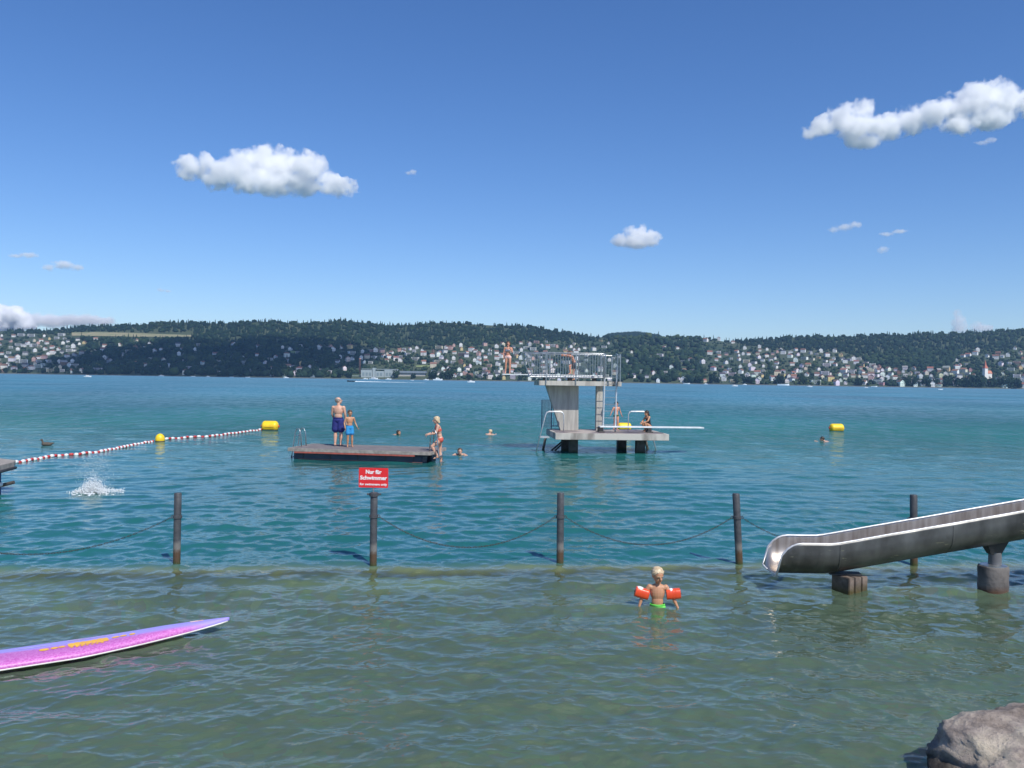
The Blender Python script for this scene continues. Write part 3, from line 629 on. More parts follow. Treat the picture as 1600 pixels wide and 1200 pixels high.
# ------------------------------------------------------------------ boats
hullw = pmat('boat_white', (.82, .83, .84), (.7, .72, .74), rough=.4); hulld = pmat('boat_dark', (.03, .03, .04), (.05, .05, .06), rough=.4); screen = pmat('boat_glass', (.04, .06, .08), rough=.1)
def hull_mesh(Ln, B, H):
    mb = MB(); st = [(-.5, .85, 1), (-.25, 1, 1), (.1, .95, 1.02), (.32, .65, 1.12), (.5, .03, 1.3)]; vs = []; 
    for x, w, h in st:
        for s, zz in ((-1, h * H), (-.75, 0), (0, -.2 * H), (.75, 0), (1, h * H)): vs.append((x * Ln, s * w * B / 2, zz if abs(s) < 1 else zz))
    fs = []
    for i in range(4):
        for k in range(4): a = i * 5 + k; fs.append((a, a + 1, a + 6, a + 5))
        fs.append((i * 5 + 4, i * 5, i * 5 + 5, i * 5 + 9))
    fs += [(0, 4, 3, 2, 1)]; return mb.add(vs, fs)
def boat(px, py, wpx, label, dark=False, cabin=True, rz=0, mast=False, Y=None):
    p = onz(px, py, 0)
    if Y or p.y > 1880 or p.y < 0: d = ray(px, 590); t = d.x / d.y; Yy = Y or float(shoreY(t)) - 22; p = Vector((t * Yy, Yy, 0))
    Ln = wpx / F * p.y; e = empty('motorboat', p, rz, label, 'boat', 'boats on the far side of the lake')
    hull_mesh(Ln, Ln * .34, Ln * .13).build('hull', hulld if dark else hullw, e)
    if cabin:
        mb = MB(); a, b_, h = Ln * .22, Ln * .13, Ln * .14; z0 = Ln * .125
        mb.add([(-a, -b_, z0), (a, -b_, z0), (a, b_, z0), (-a, b_, z0), (-a * .8, -b_ * .85, z0 + h), (a * .45, -b_ * .85, z0 + h), (a * .45, b_ * .85, z0 + h), (-a * .8, b_ * .85, z0 + h)], [(0, 1, 5, 4), (1, 2, 6, 5), (2, 3, 7, 6), (3, 0, 4, 7), (4, 5, 6, 7)]).build('cabin', hullw, e)
        MB().box((a * .05, 0, z0 + h * .6), (a * 1.3, b_ * 1.96, h * .3)).build('window', screen, e)
    if mast: MB().tube([(0, 0, Ln * .1), (0, 0, Ln * 1.15)], Ln * .012, 6).build('mast', steel, e)
    return e
BO = [(137, 589, 11, 'white cabin cruiser lying off the left part of the far shore', 0, 1), (252, None, 8, 'small white open boat with a dark shape aboard, left of the yellow long buoy', 0, 1), (302, None, 6, 'small white moored boat near the left houses', 0, 0), (325, None, 6, 'small white moored boat with cabin, straight above the ball buoy on the far shore', 0, 1),
      (362, None, 6, 'low white boat moored between the ball buoy and the long buoy', 0, 0), (387, None, 7, 'low white boat moored above the long buoy', 0, 0), (447, None, 8, 'boxy white boat before the round green tree', 0, 1), (571, None, 8, 'low white motorboat just below the brick chimney foot', 0, 1), (584, None, 14, 'broad white yacht before the green waterfront hall', 0, 1),
      (591, None, 4, 'tiny white dinghy right of the broad white yacht', 0, 0), (607, None, 9, 'white motorboat below the middle of the factory', 0, 1), (644, 594.5, 5, 'tiny white boat lying right of the speedboat wake', 0, 0), (666, None, 8, 'white cabin boat off the right end of the factory', 0, 1), (684, None, 15, 'boxy white houseboat right of the factory', 0, 1),
      (736, 597.5, 12, 'long white motorboat out on the lake left of the springboard girl', 0, 1), (1073, None, 10, 'low grey white boat right of the diving tower', 0, 0), (1103, None, 6, 'small white boat before the shore left of the skyline dip', 0, 1), (1148, 603.5, 9, 'white motorboat lying off shore under the skyline dip', 0, 1), (1164, None, 7, 'white cabin boat just right of the skyline dip', 0, 1),
      (1224, None, 18, 'long low grey passenger boat at the landing before the village', 0, 0), (1265, 604.5, 8, 'small white motorboat off the dense village', 0, 1), (1353, 606, 6, 'small white boat above the right yellow buoy', 0, 1), (1366, None, 9, 'white boat moored right of the white waterside house', 0, 0), (1469, 609, 9, 'low white boat off the wooded shore left of the church', 0, 0), (1585, None, 10, 'low dark boat moored at the right end of the shore', 1, 0)]
for px, py, w, lb, dk, cb in BO: boat(px, py or 586, w, lb, bool(dk), bool(cb), random.uniform(-.3, .3))
sb = boat(549, 596.5, 14, 'dark speedboat racing left with a white wake behind it', True, False, math.pi - .1); sb['category'] = 'speedboat'
foamm = pmat('foam', (.85, .87, .88), (.75, .78, .8), rough=.7)
mb = MB(); pS = sb.location
for i in range(420):
    u = random.random() ** 1.5; L_ = 48; x = pS.x + 3.2 + u * L_; y = pS.y + random.gauss(0, .35 + u * 1.0); s = random.uniform(.15, .42) * (1 - .55 * u)
    mb.ell((x, y, .04 + .1 * (1 - u)), (s * 2, s, s * (.9 - .6 * u)), seg=6, rings=4)
tag(mb.build('boat_wake', foamm), 'white foaming wake trailing right behind the dark speedboat', 'wake', kind='stuff')

# ------------------------------------------------------------------ clouds
def cloud(name, label, Y, blobs, dens=.03, voxel=7, amp=.35, flat=None, col=(1, 1, 1), grp='clouds in the sky', world_blobs=None):
    mb = MB(); k = Y / F if Y else 1; cs = []
    for b_ in blobs:
        px, py, rx = b_[:3]; rz_ = b_[3] if len(b_) > 3 else rx
        c = atY(px, py, Y + random.uniform(-.5, .5) * rx * k); mb.ell(c, (rx * k * 1.22, rx * k * 1.0, rz_ * k * 1.3), seg=20, rings=12); cs.append(c)
    o_c = sum(cs, Vector()) / len(cs); me = remeshed(mb, voxel * k / 3, name, 2)
    n = len(me.vertices); co = np.empty(n * 3, np.float32); me.vertices.foreach_get('co', co); co = co.reshape(-1, 3); nr = np.empty(n * 3, np.float32); me.vertices.foreach_get('normal', nr); nr = nr.reshape(-1, 3)
    rr = np.median([b_[2] for b_ in blobs]) * k; out = co.copy()
    for i in range(n):
        q = Vector(co[i].tolist()) / rr; d = abs(noise.noise(q * 1.7)) * .9 + abs(noise.noise(q * 4.1 + Vector((3, 1, 2)))) * .5 + abs(noise.noise(q * 9.3)) * .28
        out[i] = co[i] + nr[i] * rr * amp * 1.3 * (d - .38)
    me.vertices.foreach_set('co', (out - np.array(o_c)).ravel().astype(np.float32)); me.update()
    m = bpy.data.materials.new('cloud'); m.use_nodes = True; nt = m.node_tree; nt.nodes.clear(); out_ = nt.nodes.new('ShaderNodeOutputMaterial')
    v = nt.nodes.new('ShaderNodeVolumeScatter'); v.inputs['Color'].default_value = (*col, 1); v.inputs['Anisotropy'].default_value = -.05
    tc = nt.nodes.new('ShaderNodeTexCoord'); nz = nt.nodes.new('ShaderNodeTexNoise'); nz.inputs['Scale'].default_value = 1.25 / rr; nz.inputs['Detail'].default_value = 4; nz.inputs['Roughness'].default_value = .6; nt.links.new(tc.outputs['Object'], nz.inputs['Vector'])
    mr = nt.nodes.new('ShaderNodeMapRange'); mr.inputs['From Min'].default_value = .40; mr.inputs['From Max'].default_value = .72; mr.inputs['To Min'].default_value = 0; mr.inputs['To Max'].default_value = dens * 2.4
    # thinner towards the outside of each puff: a falloff summed over the puffs
    fall = None
    for c_, b_ in zip(cs, blobs):
        vm_ = nt.nodes.new('ShaderNodeVectorMath'); vm_.operation = 'SUBTRACT'; nt.links.new(tc.outputs['Object'], vm_.inputs[0]); vm_.inputs[1].default_value = c_ - o_c
        v2 = nt.nodes.new('ShaderNodeVectorMath'); v2.operation = 'DIVIDE'; nt.links.new(vm_.outputs[0], v2.inputs[0]); rz2 = b_[3] if len(b_) > 3 else b_[2]; v2.inputs[1].default_value = (b_[2] * k * 1.22, b_[2] * k * 1.0, rz2 * k * 1.3)
        v3 = nt.nodes.new('ShaderNodeVectorMath'); v3.operation = 'LENGTH'; nt.links.new(v2.outputs[0], v3.inputs[0])
        if fall is None: fall = v3.outputs['Value']
        else:
            mm = nt.nodes.new('ShaderNodeMath'); mm.operation = 'SMOOTH_MIN'; mm.inputs[2].default_value = .25; nt.links.new(fall, mm.inputs[0]); nt.links.new(v3.outputs['Value'], mm.inputs[1]); fall = mm.outputs[0]
    sb_ = nt.nodes.new('ShaderNodeMath'); sb_.operation = 'MULTIPLY_ADD'; sb_.inputs[1].default_value = -.50; nt.links.new(fall, sb_.inputs[0]); nz2 = nt.nodes.new('ShaderNodeMath'); nz2.operation = 'MULTIPLY_ADD'; nz2.inputs[1].default_value = 1.5; nz2.inputs[2].default_value = .14; nt.links.new(nz.outputs['Fac'], nz2.inputs[0]); nt.links.new(nz2.outputs[0], sb_.inputs[2])
    nt.links.new(sb_.outputs[0], mr.inputs['Value']); nt.links.new(mr.outputs[0], v.inputs['Density'])
    nt.links.new(v.outputs[0], out_.inputs['Volume'])
    o = link(name, me, m); o.location = o_c; return tag(o, label, 'cloud', grp)
cloud('cumulus_cloud', 'large puffy white cloud in the upper left sky above the raft', 4200, [(298, 262, 22, 17), (322, 257, 14), (345, 272, 26, 20), (375, 262, 26, 24), (412, 254, 28, 24), (445, 256, 24, 22), (478, 258, 22, 20), (500, 262, 16), (430, 282, 36, 20), (470, 286, 30, 18), (520, 290, 22, 14), (546, 292, 15, 12), (385, 282, 28, 16), (340, 280, 22, 14), (485, 246, 9), (410, 244, 15)], .022)
cloud('cumulus_cloud', 'biggest elongated white cloud at the upper right edge', 4200, [(1268, 207, 16, 9), (1290, 195, 20, 15), (1318, 183, 24, 18), (1350, 168, 15, 15), (1345, 200, 34, 17), (1385, 198, 28, 16), (1425, 187, 26, 18), (1455, 178, 24, 18), (1488, 170, 26, 20), (1522, 158, 28, 24), (1552, 152, 30, 24), (1582, 160, 24, 22), (1612, 158, 20, 22), (1500, 196, 24, 12), (1545, 182, 30, 18), (1350, 222, 26, 8)], .022)
cloud('cumulus_cloud', 'medium white cloud low in the middle sky right of the tower', 5200, [(972, 376, 17, 8), (990, 366, 15, 12), (1004, 364, 13, 12), (1018, 371, 14, 9), (996, 378, 30, 8)], .014)
thin = [('tiny faint cloud right of the large left cloud', [(638, 270, 5, 3), (645, 269, 6, 4)], .012), ('small slanting cloud in the right sky, brightest of three', [(1303, 359, 8, 4), (1320, 355, 11, 5), (1337, 351, 9, 5)], .009), ('thin streak of cloud right of the slanting one', [(1385, 366, 10, 3), (1405, 362, 11, 2.5)], .010),
        ('tiny cloud puff below the thin streak', [(1379, 390, 8, 5)], .009), ('small faint cloud at left with humped top', [(76, 418, 9, 4), (98, 414, 14, 6), (120, 418, 10, 4)], .013), ('thin faint cloud near the left edge, above the humped one', [(24, 400, 9, 3), (45, 399, 13, 3.5)], .011), ('tiny cloud wisp above the left ridge', [(251, 453, 5, 3), (262, 455, 6, 2)], .012), ('small wisp below the biggest right cloud', [(1535, 223, 11, 3), (1548, 219, 9, 4)], .006)]
for lb, bl, dn in thin: cloud('small_cloud', lb, 5200, bl, dn, voxel=3.5, amp=.6)
cloud('storm_cloud_top', 'pinkish cumulus top at the left edge behind the hill', 9000, [(-10, 500, 30, 22), (15, 497, 24, 18), (38, 506, 18, 12), (30, 488, 10, 8)], .03, col=(1, .97, .95))
cloud('storm_cloud_top', 'flat pale cloud band behind the left ridge', 9500, [(70, 501, 40, 9), (120, 501, 42, 7), (160, 502, 22, 5)], .006, col=(1, .96, .96))
cloud('storm_cloud_top', 'narrow upright cloud tower behind the right ridge', 9000, [(1496, 492, 7, 8), (1497, 503, 10, 12), (1500, 512, 12, 10)], .006, col=(1, .97, .95))
cloud('storm_cloud_top', 'small cloud mound right of the upright tower', 9000, [(1528, 511, 11, 8), (1540, 514, 12, 6)], .006, col=(1, .97, .95))
# a cloud overhead (out of frame) that shades the left part of the far slope
def shade_cloud():
    tgt = Vector((-800, 2170, 90)); hgt = 1500; c = tgt + sund * (hgt / sund.z); mb = MB()
    r = random.Random(5)
    for (ox, oy, rx, ry) in ((-120, 20, 200, 380), (60, 20, 210, 430), (230, -20, 190, 400), (370, 0, 120, 280), (-260, -40, 130, 260), (140, 120, 200, 330)):
        mb.ell(c + Vector((ox, oy, r.uniform(-15, 15))), (rx, ry, 70), seg=18, rings=10)
    me = remeshed(mb, 22, 'cumulus_cloud', 2); n = len(me.vertices); co = [v.co.copy() for v in me.vertices]
    for v, q in zip(me.vertices, co): v.co = q + v.normal * (noise.noise(q * .012) * 40 + noise.noise(q * .03) * 20)
    for v in me.vertices: v.co -= c
    m = bpy.data.materials.new('dense_cloud'); m.use_nodes = True; nt = m.node_tree; nt.nodes.clear(); ou = nt.nodes.new('ShaderNodeOutputMaterial'); v = nt.nodes.new('ShaderNodeVolumeScatter'); v.inputs['Density'].default_value = .02; nt.links.new(v.outputs[0], ou.inputs['Volume'])
    o = link('cumulus_cloud', me, m); o.location = c; tag(o, 'overhead cloud whose shadow darkens the left far slope', 'cloud', 'clouds in the sky')
shade_cloud()

# ------------------------------------------------------------------ haze
def haze():
    mb = MB().box((0, 2700, 135), (9000, 5700, 300)); o = mb.build('haze'); m = bpy.data.materials.new('haze'); m.use_nodes = True; nt = m.node_tree; nt.nodes.clear()
    out_ = nt.nodes.new('ShaderNodeOutputMaterial'); v = nt.nodes.new('ShaderNodeVolumePrincipled'); v.inputs['Color'].default_value = (.42, .66, 1, 1); v.inputs['Density'].default_value = 5.5e-5; v.inputs['Anisotropy'].default_value = .2
    nt.links.new(v.outputs[0], out_.inputs['Volume']); o.data.materials.append(m); tag(o, 'thin blue summer haze over the lake', 'haze', kind='stuff')
HAZE = True
if HAZE: haze()

# ------------------------------------------------------------------ mooring posts, chains, sign
POSTS = [(276, 880, 278, 770), (583, 883, 584.5, 769), (875, 880, 876, 770), (1155, 880, 1150, 771), (1428, 881, 1427.5, 773)]
plabels = ['dark round post at far left with rusty foot, without a sign', 'dark round post carrying the red swimmers sign', 'dark round post in the middle with pale patch above its rusty foot', 'dark round post leaning slightly left, left of the slide', 'dark round post behind the metal slide']
rings = []
for i, (bx, by, tx, ty) in enumerate(POSTS):
    p = onz(bx, by, 0); q = atY(tx, ty, p.y); H = q.z; e = empty('mooring_post', p, 0, plabels[i], 'post', 'posts of the swimming-area barrier')
    lean = Vector((q.x - p.x, 0, 0)); rp = 5.6 / F * p.y
    MB().tube([Vector((0, 0, -1.2)) - lean * 1.1, (0, 0, 0), lean * .6 + Vector((0, 0, H * .6)), lean + Vector((0, 0, H - .012)), lean + Vector((0, 0, H))], [rp, rp, rp, rp, rp * .88], 28).build('shaft', postm, e, False)
    autosmooth(COL.objects[-1])
    zr = H - 37.5 / F * p.y; c = lean * (zr / H) + Vector((0, 0, zr))
    MB().lathe([(rp + .001, -.022), (rp + .013, -.02), (rp + .013, .02), (rp + .001, .022)], c, 24).build('collar', postm, e)
    rr = MB()
    for s in (-1, 1):
        if (i == 0 and s == 1) or (i == 1 and s == -1) or (i == 4 and s == 1): continue
        rr.tube([c + Vector((s * (rp + .02 + .02 * math.cos(a)), 0, .02 * math.sin(a))) for a in [k * math.pi / 5 for k in range(10)]], .006, 6, closed=True)
    rr.build('eyelet', postm, e); rings.append((p + c, rp))
    if i == 1:
        c2 = lean + Vector((0, 0, H - .03)); MB().lathe([(rp + .001, -.03), (rp + .016, -.03), (rp + .016, .02), (rp + .001, .024)], c2, 24).build('cap_ring', postm, e)
        for s in (-1, 1): MB().box(c2 + Vector((s * (rp + .03), 0, 0)), (.045, .02, .025)).build('lug', postm, e)
def chain(a, b_, sag, label, n=None):
    a, b_ = Vector(a), Vector(b_); L_ = (b_ - a).length; n = int(L_ * 1.06 / .045); e = MB()
    P = lambda u: a.lerp(b_, u) + Vector((0, 0, -sag * 4 * u * (1 - u)))
    for i in range(n):
        u0, u1 = i / n, (i + 1) / n; p, q = P(u0), P(u1); c = (p + q) / 2; t = (q - p).normalized(); s = t.cross(Vector((0, 1, 0))).normalized() if i % 2 else Vector((0, 1, 0)); s = (s - t * s.dot(t)).normalized()
        hl = .030; w = .010; e.tube([c + t * (hl * math.cos(k * math.pi / 4)) + s * (w * math.sin(k * math.pi / 4)) for k in range(8)], .0037, 5, closed=True)
    tag(e.build('chain', pmat('old_chain', (.05, .05, .05), (.10, .085, .07), rough=.6, metal=.5, scale=30)), label, 'chain', 'chains between the posts')
def R_(i, s): c, rp = rings[i]; return c + Vector((s * (rp + .035), 0, -.01))
chain(atY(-190, 806, 12.6), R_(0, -1), .56, 'sagging chain running from the left frame edge to the first post')
chain(R_(1, 1), R_(2, -1), .46, 'sagging chain between the sign post and the middle post')
chain(R_(2, 1), R_(3, -1), .42, 'sagging chain between the middle post and the leaning post')
chain(R_(3, 1), R_(4, -1), .42, 'sagging chain passing behind the slide mouth')
# sign
p1 = rings[1][0]; sc_ = atY(583.5, 746.5, p1.y + .0); sg = empty('warning_sign', sc_, R(-4), 'red sign with white German and English lettering on top of a post', 'sign')
sw, sh = 46.5 / F * p1.y, 31 / F * p1.y
def rrect(w, h, r, n=5):
    pts = []
    for cx, cz, a0 in ((w / 2 - r, h / 2 - r, 0), (-w / 2 + r, h / 2 - r, 90), (-w / 2 + r, -h / 2 + r, 180), (w / 2 - r, -h / 2 + r, 270)):
        for k in range(n + 1): a = R(a0 + 90 * k / n); pts.append((cx + r * math.cos(a), cz + r * math.sin(a)))
    return pts
pp = rrect(sw, sh, .014); n = len(pp); MB().add([(x, 0, z) for x, z in pp] + [(x, .005, z) for x, z in pp], [tuple(range(n)), tuple(range(n, 2 * n))[::-1]] + [(i, i + n, (i + 1) % n + n, (i + 1) % n) for i in range(n)]).build('panel', sign_red, sg)
def text(s, size, loc, parent, mat, width=None, off=.0, ext=.0012, rot=(R(90), 0, 0), name='lettering', mx=None):
    cu = bpy.data.curves.new('t', 'FONT'); cu.body = s; cu.size = size; cu.align_x = 'CENTER'; cu.align_y = 'CENTER'; cu.extrude = ext; cu.offset = off; cu.resolution_u = 4
    o = bpy.data.objects.new('t', cu); COL.objects.link(o); dg = bpy.context.evaluated_depsgraph_get(); dg.update(); me = bpy.data.meshes.new_from_object(o.evaluated_get(dg)); bpy.data.objects.remove(o)
    if width:
        xs = [v.co.x for v in me.vertices]; k = width / (max(xs) - min(xs))
        for v in me.vertices: v.co.x *= k
    me.materials.clear(); o = link(name, me, mat, parent); o.location = loc; o.rotation_euler = rot; return o
text('Nur für', .082, (0, -.002, sh * .285), sg, sign_white, sw * .54, .0026)
text('Schwimmer', .082, (0, -.002, -.004), sg, sign_white, sw * .92, .0026)
text('for swimmers only', .046, (0, -.002, -sh * .335), sg, sign_white, sw * .93, .0013)
zt = rings[1][0].z + 37.5 / F * p1.y; MB().tube([(0, .014, zt - sc_.z - .03), (0, .014, -sh / 2 + .05)], .011, 12).build('bracket', steel, sg)
for s in (-1, 1): MB().ell((0, -.003, s * sh * .44), (.004, .002, .004), seg=8, rings=6).build('bolt', steel, sg)

# ------------------------------------------------------------------ metal slide
def slide():
    Yc = 11.72; e = empty('water_slide', (3.5, Yc, 0), 0, 'weathered stainless steel slide trough sloping down into the shallows at right', 'slide')
    path = [(3.56, .245), (3.7, .24), (3.9, .24), (4.1, .24), (4.3, .242), (4.4, .255), (4.6, .292), (5, .370), (6, .558), (7, .75), (8, .94), (10, 1.32), (12.5, 1.8)]
    P = [];
    for (x0, z0), (x1, z1) in zip(path[:-1], path[1:]):
        n = max(1, int((x1 - x0) / .06));
        for k in range(n): u = k / n; P.append((x0 + (x1 - x0) * u, z0 + (z1 - z0) * u))
    P.append(path[-1]); hw, rad, H = .315, .29, .44
    def prof(h):           # half profile, u from bottom centre to rim
        pts = []; yy = hw - rad
        pts.append((0, 0)); pts.append((yy * .6, .004))
        for k in range(8): a = math.pi / 2 * k / 7; pts.append((yy + rad * math.sin(a), rad * (1 - math.cos(a)) + .004))
        for k in range(1, 6): pts.append((hw, rad + (H - rad) * k / 5))
        return [(y, min(z, h)) for y, z in pts]
    vs = []; rims = {1: [], -1: []}; nprof = None
    L0 = P[0][0]
    for x, z in P:
        s = x - L0; h = H if s > .34 else max(.02, H * math.sqrt(max(0, 1 - (1 - s / .34) ** 2)) ** .9)
        pf = prof(h); row = [(-y, zz) for y, zz in pf[::-1]] + pf[1:]; nprof = len(row)
        for y, zz in row: vs.append((x - 3.5, y, z + zz))
        rims[-1].append((x - 3.5, row[0][0], z + row[0][1])); rims[1].append((x - 3.5, row[-1][0], z + row[-1][1]))
    # at the mouth sweep the side walls in towards the floor
    fs = []
    for i in range(len(P) - 1):
        for k in range(nprof - 1): a = i * nprof + k; fs.append((a, a + nprof, a + nprof + 1, a + 1))
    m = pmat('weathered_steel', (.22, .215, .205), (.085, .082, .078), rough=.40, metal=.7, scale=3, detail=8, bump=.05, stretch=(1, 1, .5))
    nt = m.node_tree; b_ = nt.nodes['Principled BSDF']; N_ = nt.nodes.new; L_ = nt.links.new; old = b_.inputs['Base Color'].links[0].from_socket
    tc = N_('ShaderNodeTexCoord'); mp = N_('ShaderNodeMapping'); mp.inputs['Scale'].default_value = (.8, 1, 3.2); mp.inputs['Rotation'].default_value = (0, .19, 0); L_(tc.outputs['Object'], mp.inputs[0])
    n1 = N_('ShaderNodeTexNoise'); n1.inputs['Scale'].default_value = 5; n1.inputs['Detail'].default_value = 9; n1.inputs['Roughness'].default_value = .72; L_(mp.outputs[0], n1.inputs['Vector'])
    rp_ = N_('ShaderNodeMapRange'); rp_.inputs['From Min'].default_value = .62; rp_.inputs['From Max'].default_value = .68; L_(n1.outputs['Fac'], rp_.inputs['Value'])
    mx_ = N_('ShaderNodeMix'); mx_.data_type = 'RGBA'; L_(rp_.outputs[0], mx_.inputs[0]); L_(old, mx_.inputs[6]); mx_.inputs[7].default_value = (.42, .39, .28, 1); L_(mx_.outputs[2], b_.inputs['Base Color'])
    mi = pmat('polished_streaked_steel', (.60, .56, .52), (.36, .31, .27), rough=.42, metal=.8, scale=4, detail=7, stretch=(3.3, .6, .4))
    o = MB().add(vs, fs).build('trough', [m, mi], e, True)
    md = o.modifiers.new('s', 'SOLIDIFY'); md.thickness = .012; md.offset = -1; md.use_even_offset = True; md.material_offset = 0
    dg = bpy.context.evaluated_depsgraph_get(); me = bpy.data.meshes.new_from_object(o.evaluated_get(dg)); o.modifiers.clear(); o.data = me
    nf = len(fs)
    # inner side gets the polished material
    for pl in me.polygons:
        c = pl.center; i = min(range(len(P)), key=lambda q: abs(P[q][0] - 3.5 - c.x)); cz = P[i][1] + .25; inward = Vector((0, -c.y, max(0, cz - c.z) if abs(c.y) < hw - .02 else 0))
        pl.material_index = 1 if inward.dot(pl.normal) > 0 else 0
    for s in (-1, 1):
        MB().tube([(rims[s][0][0], rims[s][0][1] * .3, rims[s][0][2] - .02)] + rims[s], .014, 10).build('rim', steel_white, e, True)
    # dirt seam bolts
    for x in (4.4, 5.9, 7.4):
        z = np.interp(x, [a for a, _ in path], [b for _, b in path]); 
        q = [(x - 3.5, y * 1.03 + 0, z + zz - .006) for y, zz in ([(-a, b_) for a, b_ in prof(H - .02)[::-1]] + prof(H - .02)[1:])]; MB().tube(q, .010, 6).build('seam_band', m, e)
    # wedge bracket under the slide above the round pedestal
    z = .665; MB().prism([(-.13, -.05), (.13, -.05), (.13, .05), (-.13, .05)], 0, .01)
    br = MB().add([(-.15, -.12, .15), (.15, -.12, .19), (.15, .12, .19), (-.15, .12, .15), (-.06, -.06, -.02), (.07, -.06, -.02), (.07, .06, -.02), (-.06, .06, -.02)], [(0, 1, 2, 3), (4, 7, 6, 5), (0, 4, 5, 1), (1, 5, 6, 2), (2, 6, 7, 3), (3, 7, 4, 0)])
    o = br.build('bracket', darkm, e); o.location = (6.62 - 3.5, 0, .54)
    return e
slide()
blockm = pmat('rotting_block', (.22, .17, .14), (.07, .055, .045), rough=.9, scale=7, detail=8, bump=.6, bscale=22); zlayer(blockm, .02, .14, (.07, .055, .018), 12, .05)
e = empty('slide_block', (4.63, 11.66, 0), 0, 'square rotten wooden support block with a dark vertical slot under the slide', 'support')
rot = R(28)
for ox, w in ((-.125, .10), (.0, .12), (.13, .11)):
    c = Matrix.Rotation(rot, 3, 'Z') @ Vector((ox, 0, 0)); MB().box((c.x, c.y, -.40), (w, .30, 1.24 + random.uniform(-.02, .01)), rot).build('beam', blockm, e, False, .008)
c = Matrix.Rotation(rot, 3, 'Z') @ Vector((0, .03, 0)); MB().box((c.x, c.y, -.42), (.32, .22, 1.2), rot).build('core', blockm, e)
MB().box((-.06, .02, .236), (.42, .2, .02), R(-8)).build('plate', darkm, e)
concw = pmat('weathered_pedestal', (.17, .155, .145), (.07, .062, .06), rough=.9, scale=4, detail=8, bump=.4, bscale=20); zlayer(concw, .03, .12, (.09, .05, .03), 9, .05)
def pedestal(x, zt, label, toph):
    e = empty('slide_pedestal', (x, 11.72, 0), 0, label, 'support')
    MB().lathe([(.182, -1.2), (.186, 0), (.194, .1), (.189, .2), (.196, .33), (.188, .36), (.175, .365)], seg=32).build('drum', concw, e); autosmooth(COL.objects[-1])
    MB().lathe([(.17, .36), (.17, .375), (.10, .385)], seg=24).build('flange', steel, e)
    MB().tube([(.02, 0, .37), (.02, 0, toph)], .082, 24).build('pipe', pmat('grey_pipe', (.13, .13, .14), (.18, .18, .18), rough=.6, metal=.3, scale=6), e); autosmooth(COL.objects[-1])
pedestal(6.62, 0, 'round concrete drum pedestal with a grey pipe under the slide at right', .55)
pedestal(10.2, 0, 'round drum pedestal holding the upper part of the slide beyond the frame', 1.35)

# ------------------------------------------------------------------ boulder
def boulder(c, r, label, seed, sub=6):
    v, f = ico(sub); out = np.empty_like(v)
    for i, q in enumerate(v):
        q = Vector(q); d = 1 + .22 * noise.noise(q * 1.1 + Vector((seed, 0, 0))) + .09 * noise.noise(q * 2.6 + Vector((seed, 3, 0))) + .05 * noise.fractal(q * 5 + Vector((seed, 0, 9)), .8, 2, 6) - .05 * abs(noise.noise(q * 4.3 + Vector((2, seed, 5))))
        d -= .035 * max(0, noise.noise(q * 3.5 + Vector((9, seed, 1))) - .1) * 3
        s = Vector((abs(q.x) ** .8 * (1 if q.x > 0 else -1), abs(q.y) ** .8 * (1 if q.y > 0 else -1), abs(q.z) ** .75 * (1 if q.z > 0 else -1)))
        p = s * d; out[i] = (p.x * r[0], p.y * r[1], p.z * r[2])
    m, nt, b = newmat('boulder_stone'); N = nt.nodes.new; L = nt.links.new; b.inputs['Roughness'].default_value = .85
    tc = N('ShaderNodeTexCoord'); n1 = N('ShaderNodeTexNoise'); n1.inputs['Scale'].default_value = 2.2; n1.inputs['Detail'].default_value = 10; n1.inputs['Roughness'].default_value = .65; L(tc.outputs['Object'], n1.inputs[0])
    cr = N('ShaderNodeValToRGB'); E_ = cr.color_ramp.elements; E_[0].position = .34; E_[0].color = (.14, .11, .09, 1); E_[1].position = .62; E_[1].color = (.56, .49, .38, 1); q = E_.new(.48); q.color = (.36, .30, .255, 1); L(n1.outputs['Fac'], cr.inputs[0])
    n2 = N('ShaderNodeTexNoise'); n2.inputs['Scale'].default_value = 14; n2.inputs['Detail'].default_value = 8; L(tc.outputs['Object'], n2.inputs[0])
    mx = N('ShaderNodeMix'); mx.data_type = 'RGBA'; mx.blend_type = 'OVERLAY'; mx.inputs[0].default_value = .6; L(cr.outputs[0], mx.inputs[6]); L(n2.outputs['Fac'], mx.inputs[7])
    sp = N('ShaderNodeSeparateXYZ'); L(tc.outputs['Object'], sp.inputs[0]); ad = N('ShaderNodeMath'); ad.operation = 'MULTIPLY_ADD'; L(n1.outputs['Fac'], ad.inputs[0]); ad.inputs[1].default_value = -.5; L(sp.outputs['Z'], ad.inputs[2])
    mr = N('ShaderNodeMapRange'); mr.inputs['From Min'].default_value = -.06; mr.inputs['From Max'].default_value = .08; L(ad.outputs[0], mr.inputs['Value'])
    m3 = N('ShaderNodeMix'); m3.data_type = 'RGBA'; L(mr.outputs[0], m3.inputs[0]); m3.inputs[6].default_value = (.035, .028, .022, 1); L(mx.outputs[2], m3.inputs[7]); L(m3.outputs[2], b.inputs['Base Color'])  # dark lower colour stands for wet stone and for shade on that side
    bp = N('ShaderNodeBump'); bp.inputs['Strength'].default_value = 1; bp.inputs['Distance'].default_value = .06; n4 = N('ShaderNodeTexNoise'); n4.inputs['Scale'].default_value = 7; n4.inputs['Detail'].default_value = 10; n4.inputs['Roughness'].default_value = .7; L(tc.outputs['Object'], n4.inputs[0]); L(n4.outputs['Fac'], bp.inputs['Height']); L(bp.outputs[0], b.inputs['Normal'])
    o = link('boulder', fastmesh('boulder', out, f), m, None, True); o.location = c; tag(o, label, 'rock'); return o
boulder((4.02, 5.92, -.06), (1.05, .76, .55), 'large pale grey boulder with side coloured dark for wet and shade, lower right corner', 4)

